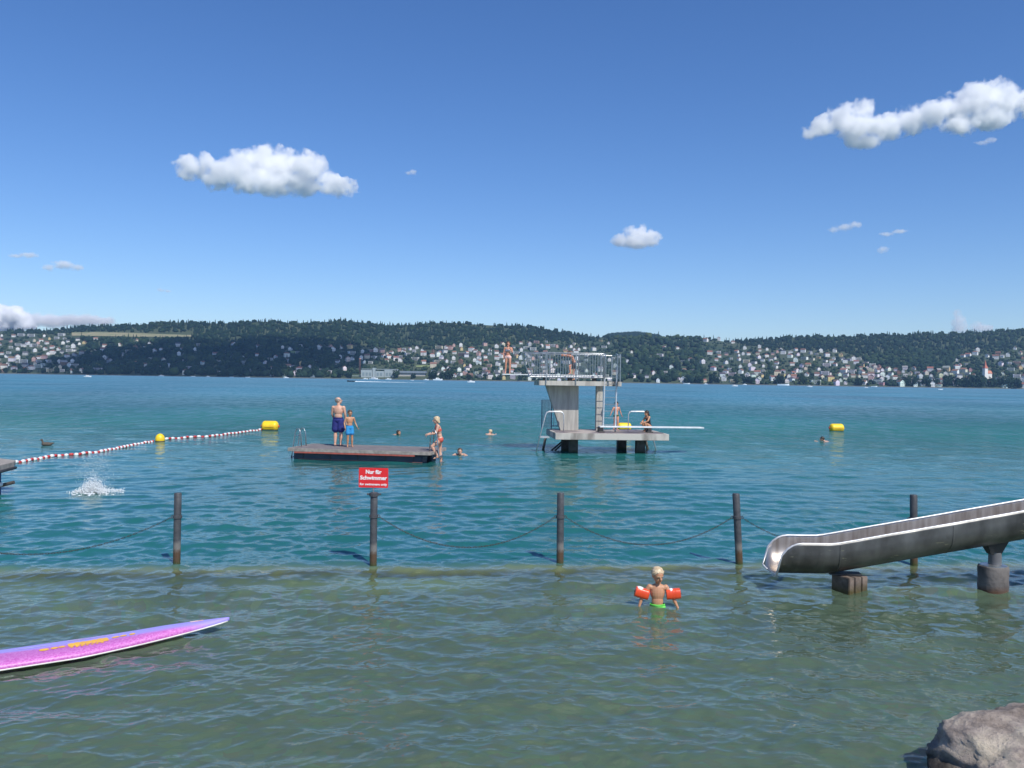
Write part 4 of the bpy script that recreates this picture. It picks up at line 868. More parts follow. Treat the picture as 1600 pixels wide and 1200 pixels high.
# ------------------------------------------------------------------ windsurf board
def board():
    a = onz(0, 1024, .08); tip = onz(358, 967, .115); d = (tip - a); d.z = 0; d.normalize(); Ln = 3.75; nose = tip
    e = empty('surfboard', (tip.x, tip.y, 0), math.atan2(d.y, d.x), 'pink and lilac surfboard with yellow lettering floating at the left edge', 'surfboard')
    m, nt, b = newmat('board_gloss'); N = nt.nodes.new; L = nt.links.new; b.inputs['Roughness'].default_value = .42; b.inputs['Coat Weight'].default_value = .15
    tc = N('ShaderNodeTexCoord'); sp = N('ShaderNodeSeparateXYZ'); L(tc.outputs['Object'], sp.inputs[0]); n = N('ShaderNodeTexNoise'); n.inputs['Scale'].default_value = 2.5; n.inputs['Detail'].default_value = 7; L(tc.outputs['Object'], n.inputs[0])
    # lilac on the far side, magenta on the near side, boundary slides towards the near rail at the nose
    f1 = N('ShaderNodeMath'); f1.operation = 'MULTIPLY_ADD'; L(sp.outputs['X'], f1.inputs[0]); f1.inputs[1].default_value = .07; L(sp.outputs['Y'], f1.inputs[2])
    f2 = N('ShaderNodeMath'); f2.operation = 'MULTIPLY_ADD'; L(n.outputs['Fac'], f2.inputs[0]); f2.inputs[1].default_value = .06; L(f1.outputs[0], f2.inputs[2])
    mr = N('ShaderNodeMapRange'); mr.inputs['From Min'].default_value = -.13; mr.inputs['From Max'].default_value = -.06; L(f2.outputs[0], mr.inputs['Value'])
    n2 = N('ShaderNodeTexNoise'); n2.inputs['Scale'].default_value = 60; n2.inputs['Detail'].default_value = 3; L(tc.outputs['Object'], n2.inputs[0])
    pk = N('ShaderNodeValToRGB'); pk.color_ramp.elements[0].position = .35; pk.color_ramp.elements[1].position = .7; pk.color_ramp.elements[0].color = (.46, .09, .39, 1); pk.color_ramp.elements[1].color = (.62, .24, .57, 1); L(n2.outputs['Fac'], pk.inputs[0])
    mx = N('ShaderNodeMix'); mx.data_type = 'RGBA'; L(mr.outputs[0], mx.inputs[0]); L(pk.outputs[0], mx.inputs[6]); mx.inputs[7].default_value = (.36, .30, .80, 1)
    L(mx.outputs[2], b.inputs['Base Color'])
    vs = []; fs = []; seg = 20; n = 46
    def halfw(s): return .265 * min(1, (s / 1.55)) ** .66 if s < 1.55 else .265 * (1 - max(0, (s - 2.3) / 1.5) ** 2 * .55)
    def mid(s): return .085 * max(0, 1 - s / 1.6) ** 1.6 + .03
    for i in range(n):
        s = Ln * (i / (n - 1)) ** 1.3; w = max(halfw(s), .012); th = .05 * min(1, (s + .05) / .7) ** .6 + .01
        if i == n - 1: w *= .5
        for k in range(seg):
            a_ = 2 * math.pi * k / seg; y = w * math.copysign(abs(math.cos(a_)) ** .75, math.cos(a_)); z = th * math.copysign(abs(math.sin(a_)) ** .8, math.sin(a_)) * (1 if math.sin(a_) > 0 else .9)
            vs.append((-s, y, mid(s) + z))
    for i in range(n - 1):
        for k in range(seg): fs.append((i * seg + k, (i + 1) * seg + k, (i + 1) * seg + (k + 1) % seg, i * seg + (k + 1) % seg))
    fs += [tuple(range(seg)), tuple((n - 1) * seg + k for k in range(seg))[::-1]]
    o = MB().add(vs, fs).build('hull', m, e, True)
    # white lower rail line
    o2 = MB().tube([(-s, -halfw(s) * 1.0 + .001, mid(s) - .016) for s in np.linspace(.02, 2.9, 40)], .0075, 8).build('rail_edge', pmat('rail_cream', (.75, .74, .66), rough=.5), e, True)
    def topz(s): return mid(s) + (.05 * min(1, (s + .05) / .7) ** .6 + .01)
    ym = pmat('board_yellow', (.88, .50, .03), (.80, .40, .05), rough=.4, scale=9); wm = pmat('board_white', (.80, .72, .78), (.6, .4, .6), rough=.5, scale=20)
    def decal(s, y, ls, wy, mat, name='lettering', hole=False, sq=1.0):
        if 'letter' in name: s = 1.0 + (s - .9) * .66; ls *= .62; wy *= 1.15
        nn = 16; vs = []; 
        for k in range(nn):
            a_ = 2 * math.pi * k / nn; ca, sa = math.cos(a_), math.sin(a_); px_ = -s + ls * math.copysign(abs(ca) ** sq, ca); py_ = y + wy * math.copysign(abs(sa) ** sq, sa)
            vs.append((px_, py_, 0))
        vs.append((-s, y, 0)); out = []
        for x_, y_, _ in vs:
            s_ = -x_; w = halfw(s_); th = topz(s_) - mid(s_); c_ = min(.999, abs(y_) / w) ** (1 / .75); z = mid(s_) + th * (math.sin(math.acos(c_))) ** .8 + .003; out.append((x_, y_, z))
        o = MB().add(out, [(k, (k + 1) % nn, nn) for k in range(nn)]).build(name, mat, e); return o
    yy = -.055
    decal(2.13, yy - .01, .07, .030, ym, sq=.9); decal(1.99, yy - .005, .055, .026, ym); decal(1.89, yy, .05, .024, ym)
    for s_, wy, l in ((1.76, .055, .05), (1.68, .06, .05), (1.60, .055, .05), (1.52, .05, .05), (1.44, .055, .045), (1.36, .06, .05), (1.29, .05, .045)): decal(s_, yy + .012, l, wy, ym, sq=.6)
    for s_ in (1.725, 1.65, 1.575, 1.50, 1.43): decal(s_, yy - .03, .010, .014, pk_m(), name='lettering_gap')
    for s_, l in ((1.14, .06), (1.03, .055), (.90, .05)): decal(s_, yy + .03, l, .022, ym)
    for k in range(7): decal(1.6 + .07 * k - .25, yy - .062, .02, .010, ym, name='small_lettering', sq=.6)
    decal(1.50, .13, .09, .012, wm, 'pale_mark'); decal(1.35, .09, .22, .006, wm, 'pale_mark'); decal(1.9, .07, .2, .006, wm, 'pale_mark')
    decal(.34, .03, .07, .030, pmat('sticker_pink', (.85, .45, .50), (.9, .75, .8), rough=.4, scale=30), 'sticker', sq=.3); decal(.30, .04, .025, .012, red_pl, 'sticker_mark', sq=.5)
    for s_, y_ in ((2.35, -.06), (2.5, -.05), (2.75, -.05)): decal(s_, y_, .016, .010, wm, 'scratch')
    return e
def pk_m():
    if 'dg' not in bpy.data.materials: pmat('dg', (.62, .10, .40), rough=.4)
    return bpy.data.materials['dg']
board()

# ------------------------------------------------------------------ raft
def raft():
    A = onz(457.6, 698.2, .37); B = onz(672, 707, .37); u = (B - A); u.z = 0; W = u.length; ang = math.atan2(u.y, u.x)
    ang = R(-10); W = 5.0; D = 2.1; A = Vector((B.x - W * math.cos(ang), B.y - W * math.sin(ang), 0))
    e = empty('bathing_raft', A, ang, 'flat wooden bathing raft on dark floats, people standing on it', 'raft')
    n = 15
    for i in range(n): y0 = D * i / n; MB().box((W / 2, y0 + D / n / 2, .36), (W - .06, D / n - .012, .03)).build('plank', wood_deck, e)
    f = MB(); f.box((W / 2, .0, .325), (W, .05, .11)); f.box((W / 2, D, .325), (W, .05, .11)); f.box((0.0, D / 2, .325), (.05, D - .06, .11)); f.box((W, D / 2, .325), (.05, D - .06, .11)); f.build('frame', wood_edge, e, False, .006)
    MB().box((W / 2 - .15, .0, .243), (W - .75, .05, .05)).build('stripe', red_paint, e)
    MB().box((W / 2 - .08, .45, .05), (W - .45, .62, .36)).build('float', navy, e, False, .03); MB().box((W / 2 - .08, D - .5, .05), (W - .45, .6, .36)).build('float', navy, e, False, .03)
    for x in np.linspace(.5, W - .6, 5): MB().box((x, .135, .05), (.03, .012, .32)).build('seam', darkm, e)
    MB().box((W / 2, .132, -.01 + .02), (W - .6, .012, .02)).build('rub_strip', pmat('rub', (.20, .10, .09), rough=.8), e)
    # left ladder
    def ladder(x, y, sgn, name='ladder', hz=.75, arch=.16):
        l = MB(); le = bpy.data.objects.new(name, None); COL.objects.link(le); le.parent = e
        for k in (-1, 1):
            yy = y + k * .2
            l = MB(); l.tube([(x - sgn * .22, yy, .37), (x - sgn * .18, yy, .37 + hz * .8), (x - sgn * .12, yy, .37 + hz), (x - sgn * .04, yy, .37 + hz), (x + sgn * .02, yy, .37 + hz * .8), (x + sgn * .10, yy, .3), (x + sgn * .22, yy, -.5)], .019, 8); l.build('rail', steel, le, True)
        for z in (-.25, 0, .22): MB().box((x + sgn * (.11 + (.3 - z) * .14), y, z), (.07, .4, .03)).build('rung', steel, le)
        MB().tube([(x + sgn * .04, y - .2, .75), (x + sgn * .04, y + .2, .75)], .013, 6).build('rung', steel, le)
        return le
    ladder(-.06, .95, -1, hz=.62); ladder(W + .1, .55, 1, hz=.72)
    return e, ang, A, W, D
raftE, rang, rA, rW, rD = raft()
def raftpt(px, py, z=.375): return onz(px, py, z)

# ------------------------------------------------------------------ diving tower
O = onz(868, 676.8, .80)
TANG = R(4.5)
tw = empty('diving_tower', (O.x, O.y, 0), TANG, 'concrete diving tower with railings and a high and a low springboard', 'diving tower')
TI = Matrix.Rotation(-TANG, 3, 'Z')
def loc(px, py, Y): return TI @ (atY(px, py, Y) - Vector((O.x, O.y, 0)))    # picture point at depth -> tower coordinates
ZD = .80
MB().prism([(0, 0), (4.42, 0), (4.42, 2.5), (3.9, 3.0), (0, 3.0)], ZD - .25, ZD, 0).build('lower_deck', [concrete], tw, False, .012)
MB().prism([(.10, .12), (4.3, .12), (4.3, 2.45), (3.85, 2.9), (.10, 2.9)], ZD + .001, ZD + .006).build('deck_surface', deckc, tw)
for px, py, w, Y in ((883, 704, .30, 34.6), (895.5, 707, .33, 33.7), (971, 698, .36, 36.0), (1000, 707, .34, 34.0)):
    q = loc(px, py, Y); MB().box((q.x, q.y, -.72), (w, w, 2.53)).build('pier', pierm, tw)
for a, b_ in (((878, 690), (858, 707)), ((882, 690), (862, 709))): MB().tube([loc(*a, 34.6), loc(*b_, 34.6)], .035, 8).build('brace', darkm, tw)
# tapered column slab
Yc = 35.0; tl, trr, bl, br = loc(851, 602, Yc), loc(902, 602, Yc), loc(873.6, 669, Yc), loc(901.5, 669, Yc)
yb = 1.78; 
colm = MB(); zb, ztp = ZD, 2.61
colm.add([(bl.x, yb, zb), (br.x, yb, zb), (trr.x, yb, ztp), (tl.x, yb, ztp), (bl.x, yb + .35, zb), (br.x, yb + .35, zb), (trr.x, yb + .35, ztp), (tl.x, yb + .35, ztp)], [(0, 1, 2, 3), (4, 7, 6, 5), (0, 4, 5, 1), (1, 5, 6, 2), (2, 6, 7, 3), (3, 7, 4, 0)]).build('column', concrete_col, tw, False, .01)
q0, q1 = loc(929.5, 640, 35.2), loc(939.5, 640, 35.2); MB().box(((q0.x + q1.x) / 2, 2.1, (zb + ztp) / 2), (q1.x - q0.x, .26, ztp - zb)).build('column', concrete_col, tw, False, .01)
# upper deck with ladder notch
y0, y1 = 1.05, 2.95; ul, ur, n0, n1 = loc(842, 598, O.y + y0).x, loc(973, 598, O.y + y0).x, loc(946, 598, O.y + y0).x, loc(967, 598, O.y + y0).x
MB().prism([(ul, y0), (n0, y0), (n0, y0 + .75), (n1, y0 + .75), (n1, y0), (ur, y0), (ur, y1), (ul, y1)], 2.61, 2.80).build('upper_deck', concrete, tw, False, .01)
# upper railings
RT = 2.80; def_r = .019
def upper_rail(yv, pxl_top, pxl_bot, posts, xr):
    r = bpy.data.objects.new('railing', None); COL.objects.link(r); r.parent = tw; Yw = O.y + yv
    zt, zb_ = RT + 1.10, RT + .14; xl = loc(pxl_top, 552, Yw).x; xb = loc(pxl_bot, 589, Yw).x; xe = loc(xr, 552, Yw).x
    MB().tube([(xe, yv, zb_), (xe, yv, zt - .08), (xe - .05, yv, zt - .02), (xe - .12, yv, zt), (xl + .08, yv, zt), (xl + .01, yv, zt - .05), (xb, yv, zb_ + .05), (xb + .06, yv, zb_), (xe, yv, zb_)], def_r + .004, 8).build('top_rail', steel, r, True)
    x = xb + .1; k = 0
    while x < xe - .05:
        if True: MB().tube([(x, yv, zb_), (x, yv, zt)], .0085, 6).build('baluster', steel, r)
        x += .105
    x = xl + .16
    MB().tube([(xl + .2, yv, zt), (xb + .14, yv, zb_ + .02)], .011, 6).build('baluster', steel, r)
    for px in posts: xx = loc(px, 570, Yw).x; MB().tube([(xx, yv, RT - .12), (xx, yv, zt)], .022, 8).build('post', steel, r)
upper_rail(y0 - .03, 814, 826, (853.5, 900.5), 947); upper_rail(y1 - .25, 820, 832, (859, 905, 941), 946)
# end railing around the ladder head
r = bpy.data.objects.new('railing', None); COL.objects.link(r); r.parent = tw
xa, xb_ = n1 + .06, ur - .05; zt = RT + 1.08
MB().tube([(xb_, y0 + .05, RT), (xb_, y0 + .05, zt), (xb_, y1 - .1, zt), (xb_, y1 - .1, RT)], .02, 8).build('top_rail', steel, r)
for yv in np.arange(y0 + .15, y1 - .1, .3): MB().tube([(xb_, yv, RT + .1), (xb_, yv, zt)], .0085, 6).build('baluster', steel, r)
MB().tube([(n0 + .05, y1 - .15, zt), (xb_, y1 - .15, zt)], .02, 8).build('top_rail', steel, r); MB().tube([(n0 + .05, y1 - .15, RT + .14), (xb_, y1 - .15, RT + .14)], .014, 8).build('bottom_rail', steel, r)
for xv in np.arange(n0 + .08, xb_, .105): MB().tube([(xv, y1 - .15, RT + .1), (xv, y1 - .15, zt)], .0085, 6).build('baluster', steel, r)
# high ladder
r = bpy.data.objects.new('ladder', None); COL.objects.link(r); r.parent = tw
yl = y0 + .25; aL, bL = loc(947.5, 554, O.y + yl).x, loc(942.5, 668, O.y + yl).x; aR, bR = loc(966.5, 554, O.y + yl).x, loc(962, 668, O.y + yl).x
for a, b_ in ((aL, bL), (aR, bR)):
    MB().tube([(b_, yl - .1, ZD), (b_ + (a - b_) * .86, yl, 3.45)], .032, 10).build('rail', steel_white, r); MB().tube([(b_ + (a - b_) * .86, yl, 3.45), (a, yl, 3.9), (a, yl + .3, 3.92)], .019, 8).build('rail', steel, r)
for z in np.arange(ZD + .28, 3.0, .27):
    u = (z - ZD) / (3.45 - ZD) * .86; MB().tube([(bL + (aL - bL) * u, yl - .05, z), (bR + (aR - bR) * u, yl - .05, z)], .012, 6).build('rung', steel, r)
# springboards
boardm = pmat('springboard_white', (.76, .78, .78), (.62, .65, .66), rough=.6, scale=5)
yS = 2.0; h0, h1 = loc(784, 586, O.y + yS).x, loc(941, 586, O.y + yS).x
MB().box(((h0 + h1) / 2, yS, 3.03), (h1 - h0, .5, .04)).build('springboard', boardm, tw, False, .006)
for x in np.linspace(ul + .35, h1 - .3, 3): MB().box((x, yS, 2.905), (.12, .5, .21)).build('board_stand', darkm, tw)
for s in (-1, 1): MB().tube([(ul - .2, yS + s * .32, 2.97), (h1, yS + s * .32, 2.97)], .02, 8).build('board_bearer', steel_white, tw)
yL = .95; l0, l1 = loc(937, 668, O.y + yL).x, loc(1103, 668, O.y + yL).x
o = MB().box(((l0 + l1) / 2, yL, 1.02), (l1 - l0, .5, .045)).build('springboard', boardm, tw, False, .006)
for px in (939, 1016):
    x = loc(px, 668, O.y + yL).x; MB().box((x, yL, .90), (.14, .5, .19)).build('board_stand', darkm, tw)
    MB().tube([(x - .12, yL - .3, ZD + .03), (x + .12, yL - .3, ZD + .03)], .03, 8).build('board_foot', darkm, tw)
# side ladders with arched handrails
def arch_ladder(pxin, pxout, wxp, Ys, sgn):
    r = bpy.data.objects.new('ladder', None); COL.objects.link(r); r.parent = tw; rails = []
    for Y in Ys:
        v = Y - O.y; xi, xo, xw = loc(pxin, 650, Y).x, loc(pxout, 650, Y).x, loc(wxp, 705, Y).x; zt = ZD + .78
        pts = [(xi, v, ZD), (xi, v, zt - .12), (xi + sgn * .04, v, zt - .04), (xi + sgn * .12, v, zt), (xo - sgn * .12, v, zt), (xo - sgn * .03, v, zt - .04), (xo + sgn * .02, v, zt - .14), (xw, v, -.35)]
        MB().tube(pts, .021, 8).build('rail', steel_white, r, True); rails.append((xo, xw, v, zt))
    (xo, xw, v0, zt), (xo2, xw2, v1, _) = rails
    for k in range(7):
        u = .3 + k * .11; a = (xo + sgn * .02 + (xw - xo) * u, v0, zt - .14 - (zt + .21) * u); b_ = (xo2 + sgn * .02 + (xw2 - xo2) * u, v1, a[2]); MB().tube([a, b_], .016, 6).build('rung', steel, r)
arch_ladder(881, 853, 834, (O.y + .9, O.y + 1.5), -1); arch_ladder(984, 1013, 1032, (O.y + 2.2, O.y + 2.75), 1)
q = loc(848, 677, O.y + 1.2); MB().box((q.x + .05, 1.2, .57), (.38, .62, .04)).build('step_plate', steel_white, tw)
for a, b_, Y in (((853, 681), (845, 706), 34.8), ((1009, 688), (1015, 700), 36)): MB().tube([loc(*a, Y), loc(*b_, Y) - Vector((0, 0, .4))], .055, 10).build('raking_pile', zlayer(pmat('pile', (.22, .2, .18), (.1, .09, .08)), .05, .3, (.06, .05, .03)), tw)
# guard panel at the back left
r = bpy.data.objects.new('guard_panel', None); COL.objects.link(r); r.parent = tw
Yg = O.y + 2.9; ga, gb = loc(846.5, 640, Yg).x, loc(862, 640, Yg).x; MB().tube([(ga, 2.9, ZD), (ga, 2.9, ZD + 1.2), (gb, 2.9, ZD + 1.2), (gb, 2.9, ZD)], .022, 8).build('frame', pmat('blue_grey_steel', (.20, .26, .33), rough=.5, metal=.3), r)
for x in np.arange(ga + .05, gb, .055): MB().tube([(x, 2.9, ZD + .05), (x, 2.9, ZD + 1.2)], .015, 6).build('baluster', steel, r)
for x in np.arange(gb + .1, gb + .75, .16): MB().tube([(x, 2.95, ZD + .12), (x, 2.95, ZD + .62)], .009, 6).build('baluster', bpy.data.materials['blue_grey_steel'], r)
MB().tube([(gb, 2.95, ZD + .12), (gb + .75, 2.95, ZD + .12)], .02, 6).build('bottom_rail', bpy.data.materials['blue_grey_steel'], r)

# ------------------------------------------------------------------ jetty at the left edge
def jetty():
    e = empty('jetty', (0, 0, 0), 0, 'grey weathered jetty corner on a blue post at the left edge', 'jetty')
    c = onz(22, 722, .72); a = onz(-60, 742, .72); b_ = onz(-60, 713, .72)
    MB().prism([(a.x, a.y), (c.x, c.y), (c.x - .25, c.y + .5), (b_.x, b_.y + .3)], .60, .72).build('deck', wood_edge, e, False, .01)
    d = (c - a); 
    MB().tube([a + Vector((0, .12, -.14)), c + Vector((-.02, .1, -.14))], .035, 8).build('beam', darkm, e)
    p = atY(-1.5, 740, c.y - .15); MB().tube([(p.x, p.y, -1), (p.x, p.y, .62)], .045, 14).build('post', pmat('blue_post', (.03, .06, .20), rough=.5), e)
    q0, q1 = atY(-40, 769, c.y - .2), atY(22, 753.5, c.y - .2); MB().tube([q0, q1], .04, 10).build('rail', wood_edge and pmat('dark_rail', (.08, .07, .065), rough=.8), e)
    q = atY(1, 757, c.y - .26); MB().ell(q, .05, seg=10, rings=8).build('knob', white_pl, e)
jetty()

# ------------------------------------------------------------------ buoys and float lines
def long_buoy(px, py, w, h, label, rz=0, z0=0.0):
    p = onz(px, py, z0); Lw = w / F * p.y; Hh = h / F * p.y; e = empty('long_buoy', p, rz, label, 'buoy', 'long yellow buoys')
    mb = MB(); n = 28; pts = []; rs = []
    for i in range(n):
        x = -Lw / 2 + Lw * i / (n - 1); u = abs(x) / (Lw / 2); rs.append(Hh * .58 * max(.05, (1 - max(0, (u - .55) / .45) ** 2.6)) ** .5); pts.append((x, 0, Hh * .42))
    mb.tube(pts, rs, 24); mb.build('body', yellow, e, True)
    MB().tube([(-Lw / 2 * .93, -.0, Hh * .40), (Lw / 2 * .93, 0, Hh * .40)], Hh * .30, 12).v
    sv = []
    for i in range(40): a = 2 * math.pi * i / 40; ca, sa = math.cos(a), math.sin(a); sv.append((Lw * .478 * math.copysign(abs(ca) ** .6, ca), Hh * .585 * math.copysign(abs(sa) ** .6, sa), Hh * .36))
    MB().tube(sv, Hh * .035, 6, closed=True).build('seam', pmat('seam_orange', (.55, .26, .02), rough=.5), e, True)
    for s in (-1, 1): MB().ell((s * Lw * .52, 0, Hh * .42), (Lw * .05, .05, .07), seg=10, rings=8).build('end_lug', red_pl, e, True)
    sv = [(x * .93, y * .93, .012) for x, y, _ in sv]; MB().tube(sv, Hh * .05, 6, closed=True).build('waterline_growth', darkm, e, True)
    return e
long_buoy(422, 672, 26, 14.5, 'long yellow buoy at the end of the float line, left')
long_buoy(1307, 673.5, 23, 11.5, 'long yellow buoy alone on the water, right of the diving tower', .15)
long_buoy(975.5, 671.5, 22, 11, 'long yellow buoy partly hidden behind the diving tower deck')
p = onz(250, 690, 0); rad = 7.2 / F * p.y; e = empty('ball_buoy', p, 0, 'round yellow buoy in the middle of the red and white float line', 'buoy')
MB().lathe([(.01, -rad * .5), (rad * .7, -rad * .4), (rad * .97, 0), (rad, rad * .5), (rad * .93, rad * 1.0), (rad * .72, rad * 1.4), (rad * .38, rad * 1.66), (.01, rad * 1.74)], seg=28).build('body', yellow, e, True)
MB().lathe([(rad * .93, -.02), (rad * 1.0, 0), (rad * 1.0, .03), (rad * .95, .04)], seg=28).build('waterline_growth', darkm, e, True)
def float_line(pts, label, spacing):
    pts = [onz(a, b_, .02) for a, b_ in pts]; e = empty('float_line', (0, 0, 0), 0, label, 'float line')
    seg = [(pts[i + 1] - pts[i]).length for i in range(len(pts) - 1)]; tot = sum(seg)
    def at(s):
        for i, l in enumerate(seg):
            if s <= l or i == len(seg) - 1: return pts[i].lerp(pts[i + 1], s / l) + Vector((0, .06 * math.sin(s * 1.3), .012 * math.sin(s * 5)))
            s -= l
    n = min(99, int(tot / spacing)); sp = tot / n; MB().tube([at(tot * k / 60) for k in range(61)], .012, 6).build('rope', white_pl, e)
    me = MB().lathe([(.02, -.5), (.045, -.42), (.06, -.2), (.06, .2), (.045, .42), (.02, .5)], seg=12).mesh('float'); wm_, rm_ = me, me.copy(); rm_.transform(Matrix.Diagonal((.82, .82, .9, 1))); wm_.materials.append(white_pl); rm_.materials.append(red_pl)
    for mm in (wm_, rm_): mm.polygons.foreach_set('use_smooth', [True] * len(mm.polygons))
    for k in range(n):
        a, b_ = at(k * sp), at((k + .97) * sp); o = bpy.data.objects.new('float', (wm_, rm_)[k % 2]); COL.objects.link(o); o.parent = e; o.location = (a + b_) / 2 + Vector((0, 0, random.uniform(-.012, .015)))
        o.rotation_mode = 'QUATERNION'; o.rotation_quaternion = (b_ - a).to_track_quat('Z', 'Y'); o.scale = (1, 1, (b_ - a).length)
float_line([(10, 725), (40, 720.5), (70, 715), (100, 711), (120, 710.5), (160, 705), (200, 697), (240, 689.5)], 'red and white float line from the jetty to the round yellow buoy', .17)
float_line([(258, 686.5), (290, 683.5), (330, 681.5), (370, 676.5), (412, 671)], 'red and white float line from the round buoy to the long yellow buoy', .19)

# ------------------------------------------------------------------ splash
def splash():
    mb = MB(); c = onz(145, 770, 0); rr = random.Random(11); k = c.y / F
    for i in range(4200):
        u = rr.random()
        if u < .6: x = rr.gauss(-2, 11); z = abs(rr.gauss(0, 1)) * 12 * math.exp(-(x / 17) ** 2); s = rr.uniform(.35, 1.1) * math.exp(-z / 45)
        elif u < .72: x = rr.uniform(-26, 46); z = rr.uniform(0, 6) * (1 if x > 0 else .5); s = rr.uniform(.25, .8)
        else:
            th = rr.gauss(0, .5); L_ = rr.uniform(6, 58) * math.exp(-th * th * .6); x = L_ * math.sin(th) * 1.1 + rr.gauss(2, 4); z = L_ * math.cos(th); s = rr.uniform(.12, .42)
        mb.ell((c.x + x * k, c.y + rr.gauss(0, 7) * k, z * k + .01), (s * k, s * k, s * k * rr.uniform(.8, 1.9)), seg=5, rings=3)
    for i in range(90):
        a = rr.uniform(0, 6.28); q = rr.uniform(.1, 1); s = rr.uniform(.6, 2.4); mb.ell((c.x + (6 + math.cos(a) * 42 * q) * k, c.y + math.sin(a) * 40 * q * k, .012), (s * k * 1.6, s * k * 1.5, .014), seg=7, rings=4)
    m, nt, b = newmat('spray'); b.inputs['Base Color'].default_value = (.86, .90, .92, 1); b.inputs['Roughness'].default_value = .25; b.inputs['Alpha'].default_value = .5
    tag(mb.build('splash', m, None, True), 'white water splash where someone has just jumped in, near the jetty', 'splash', kind='stuff')
splash()

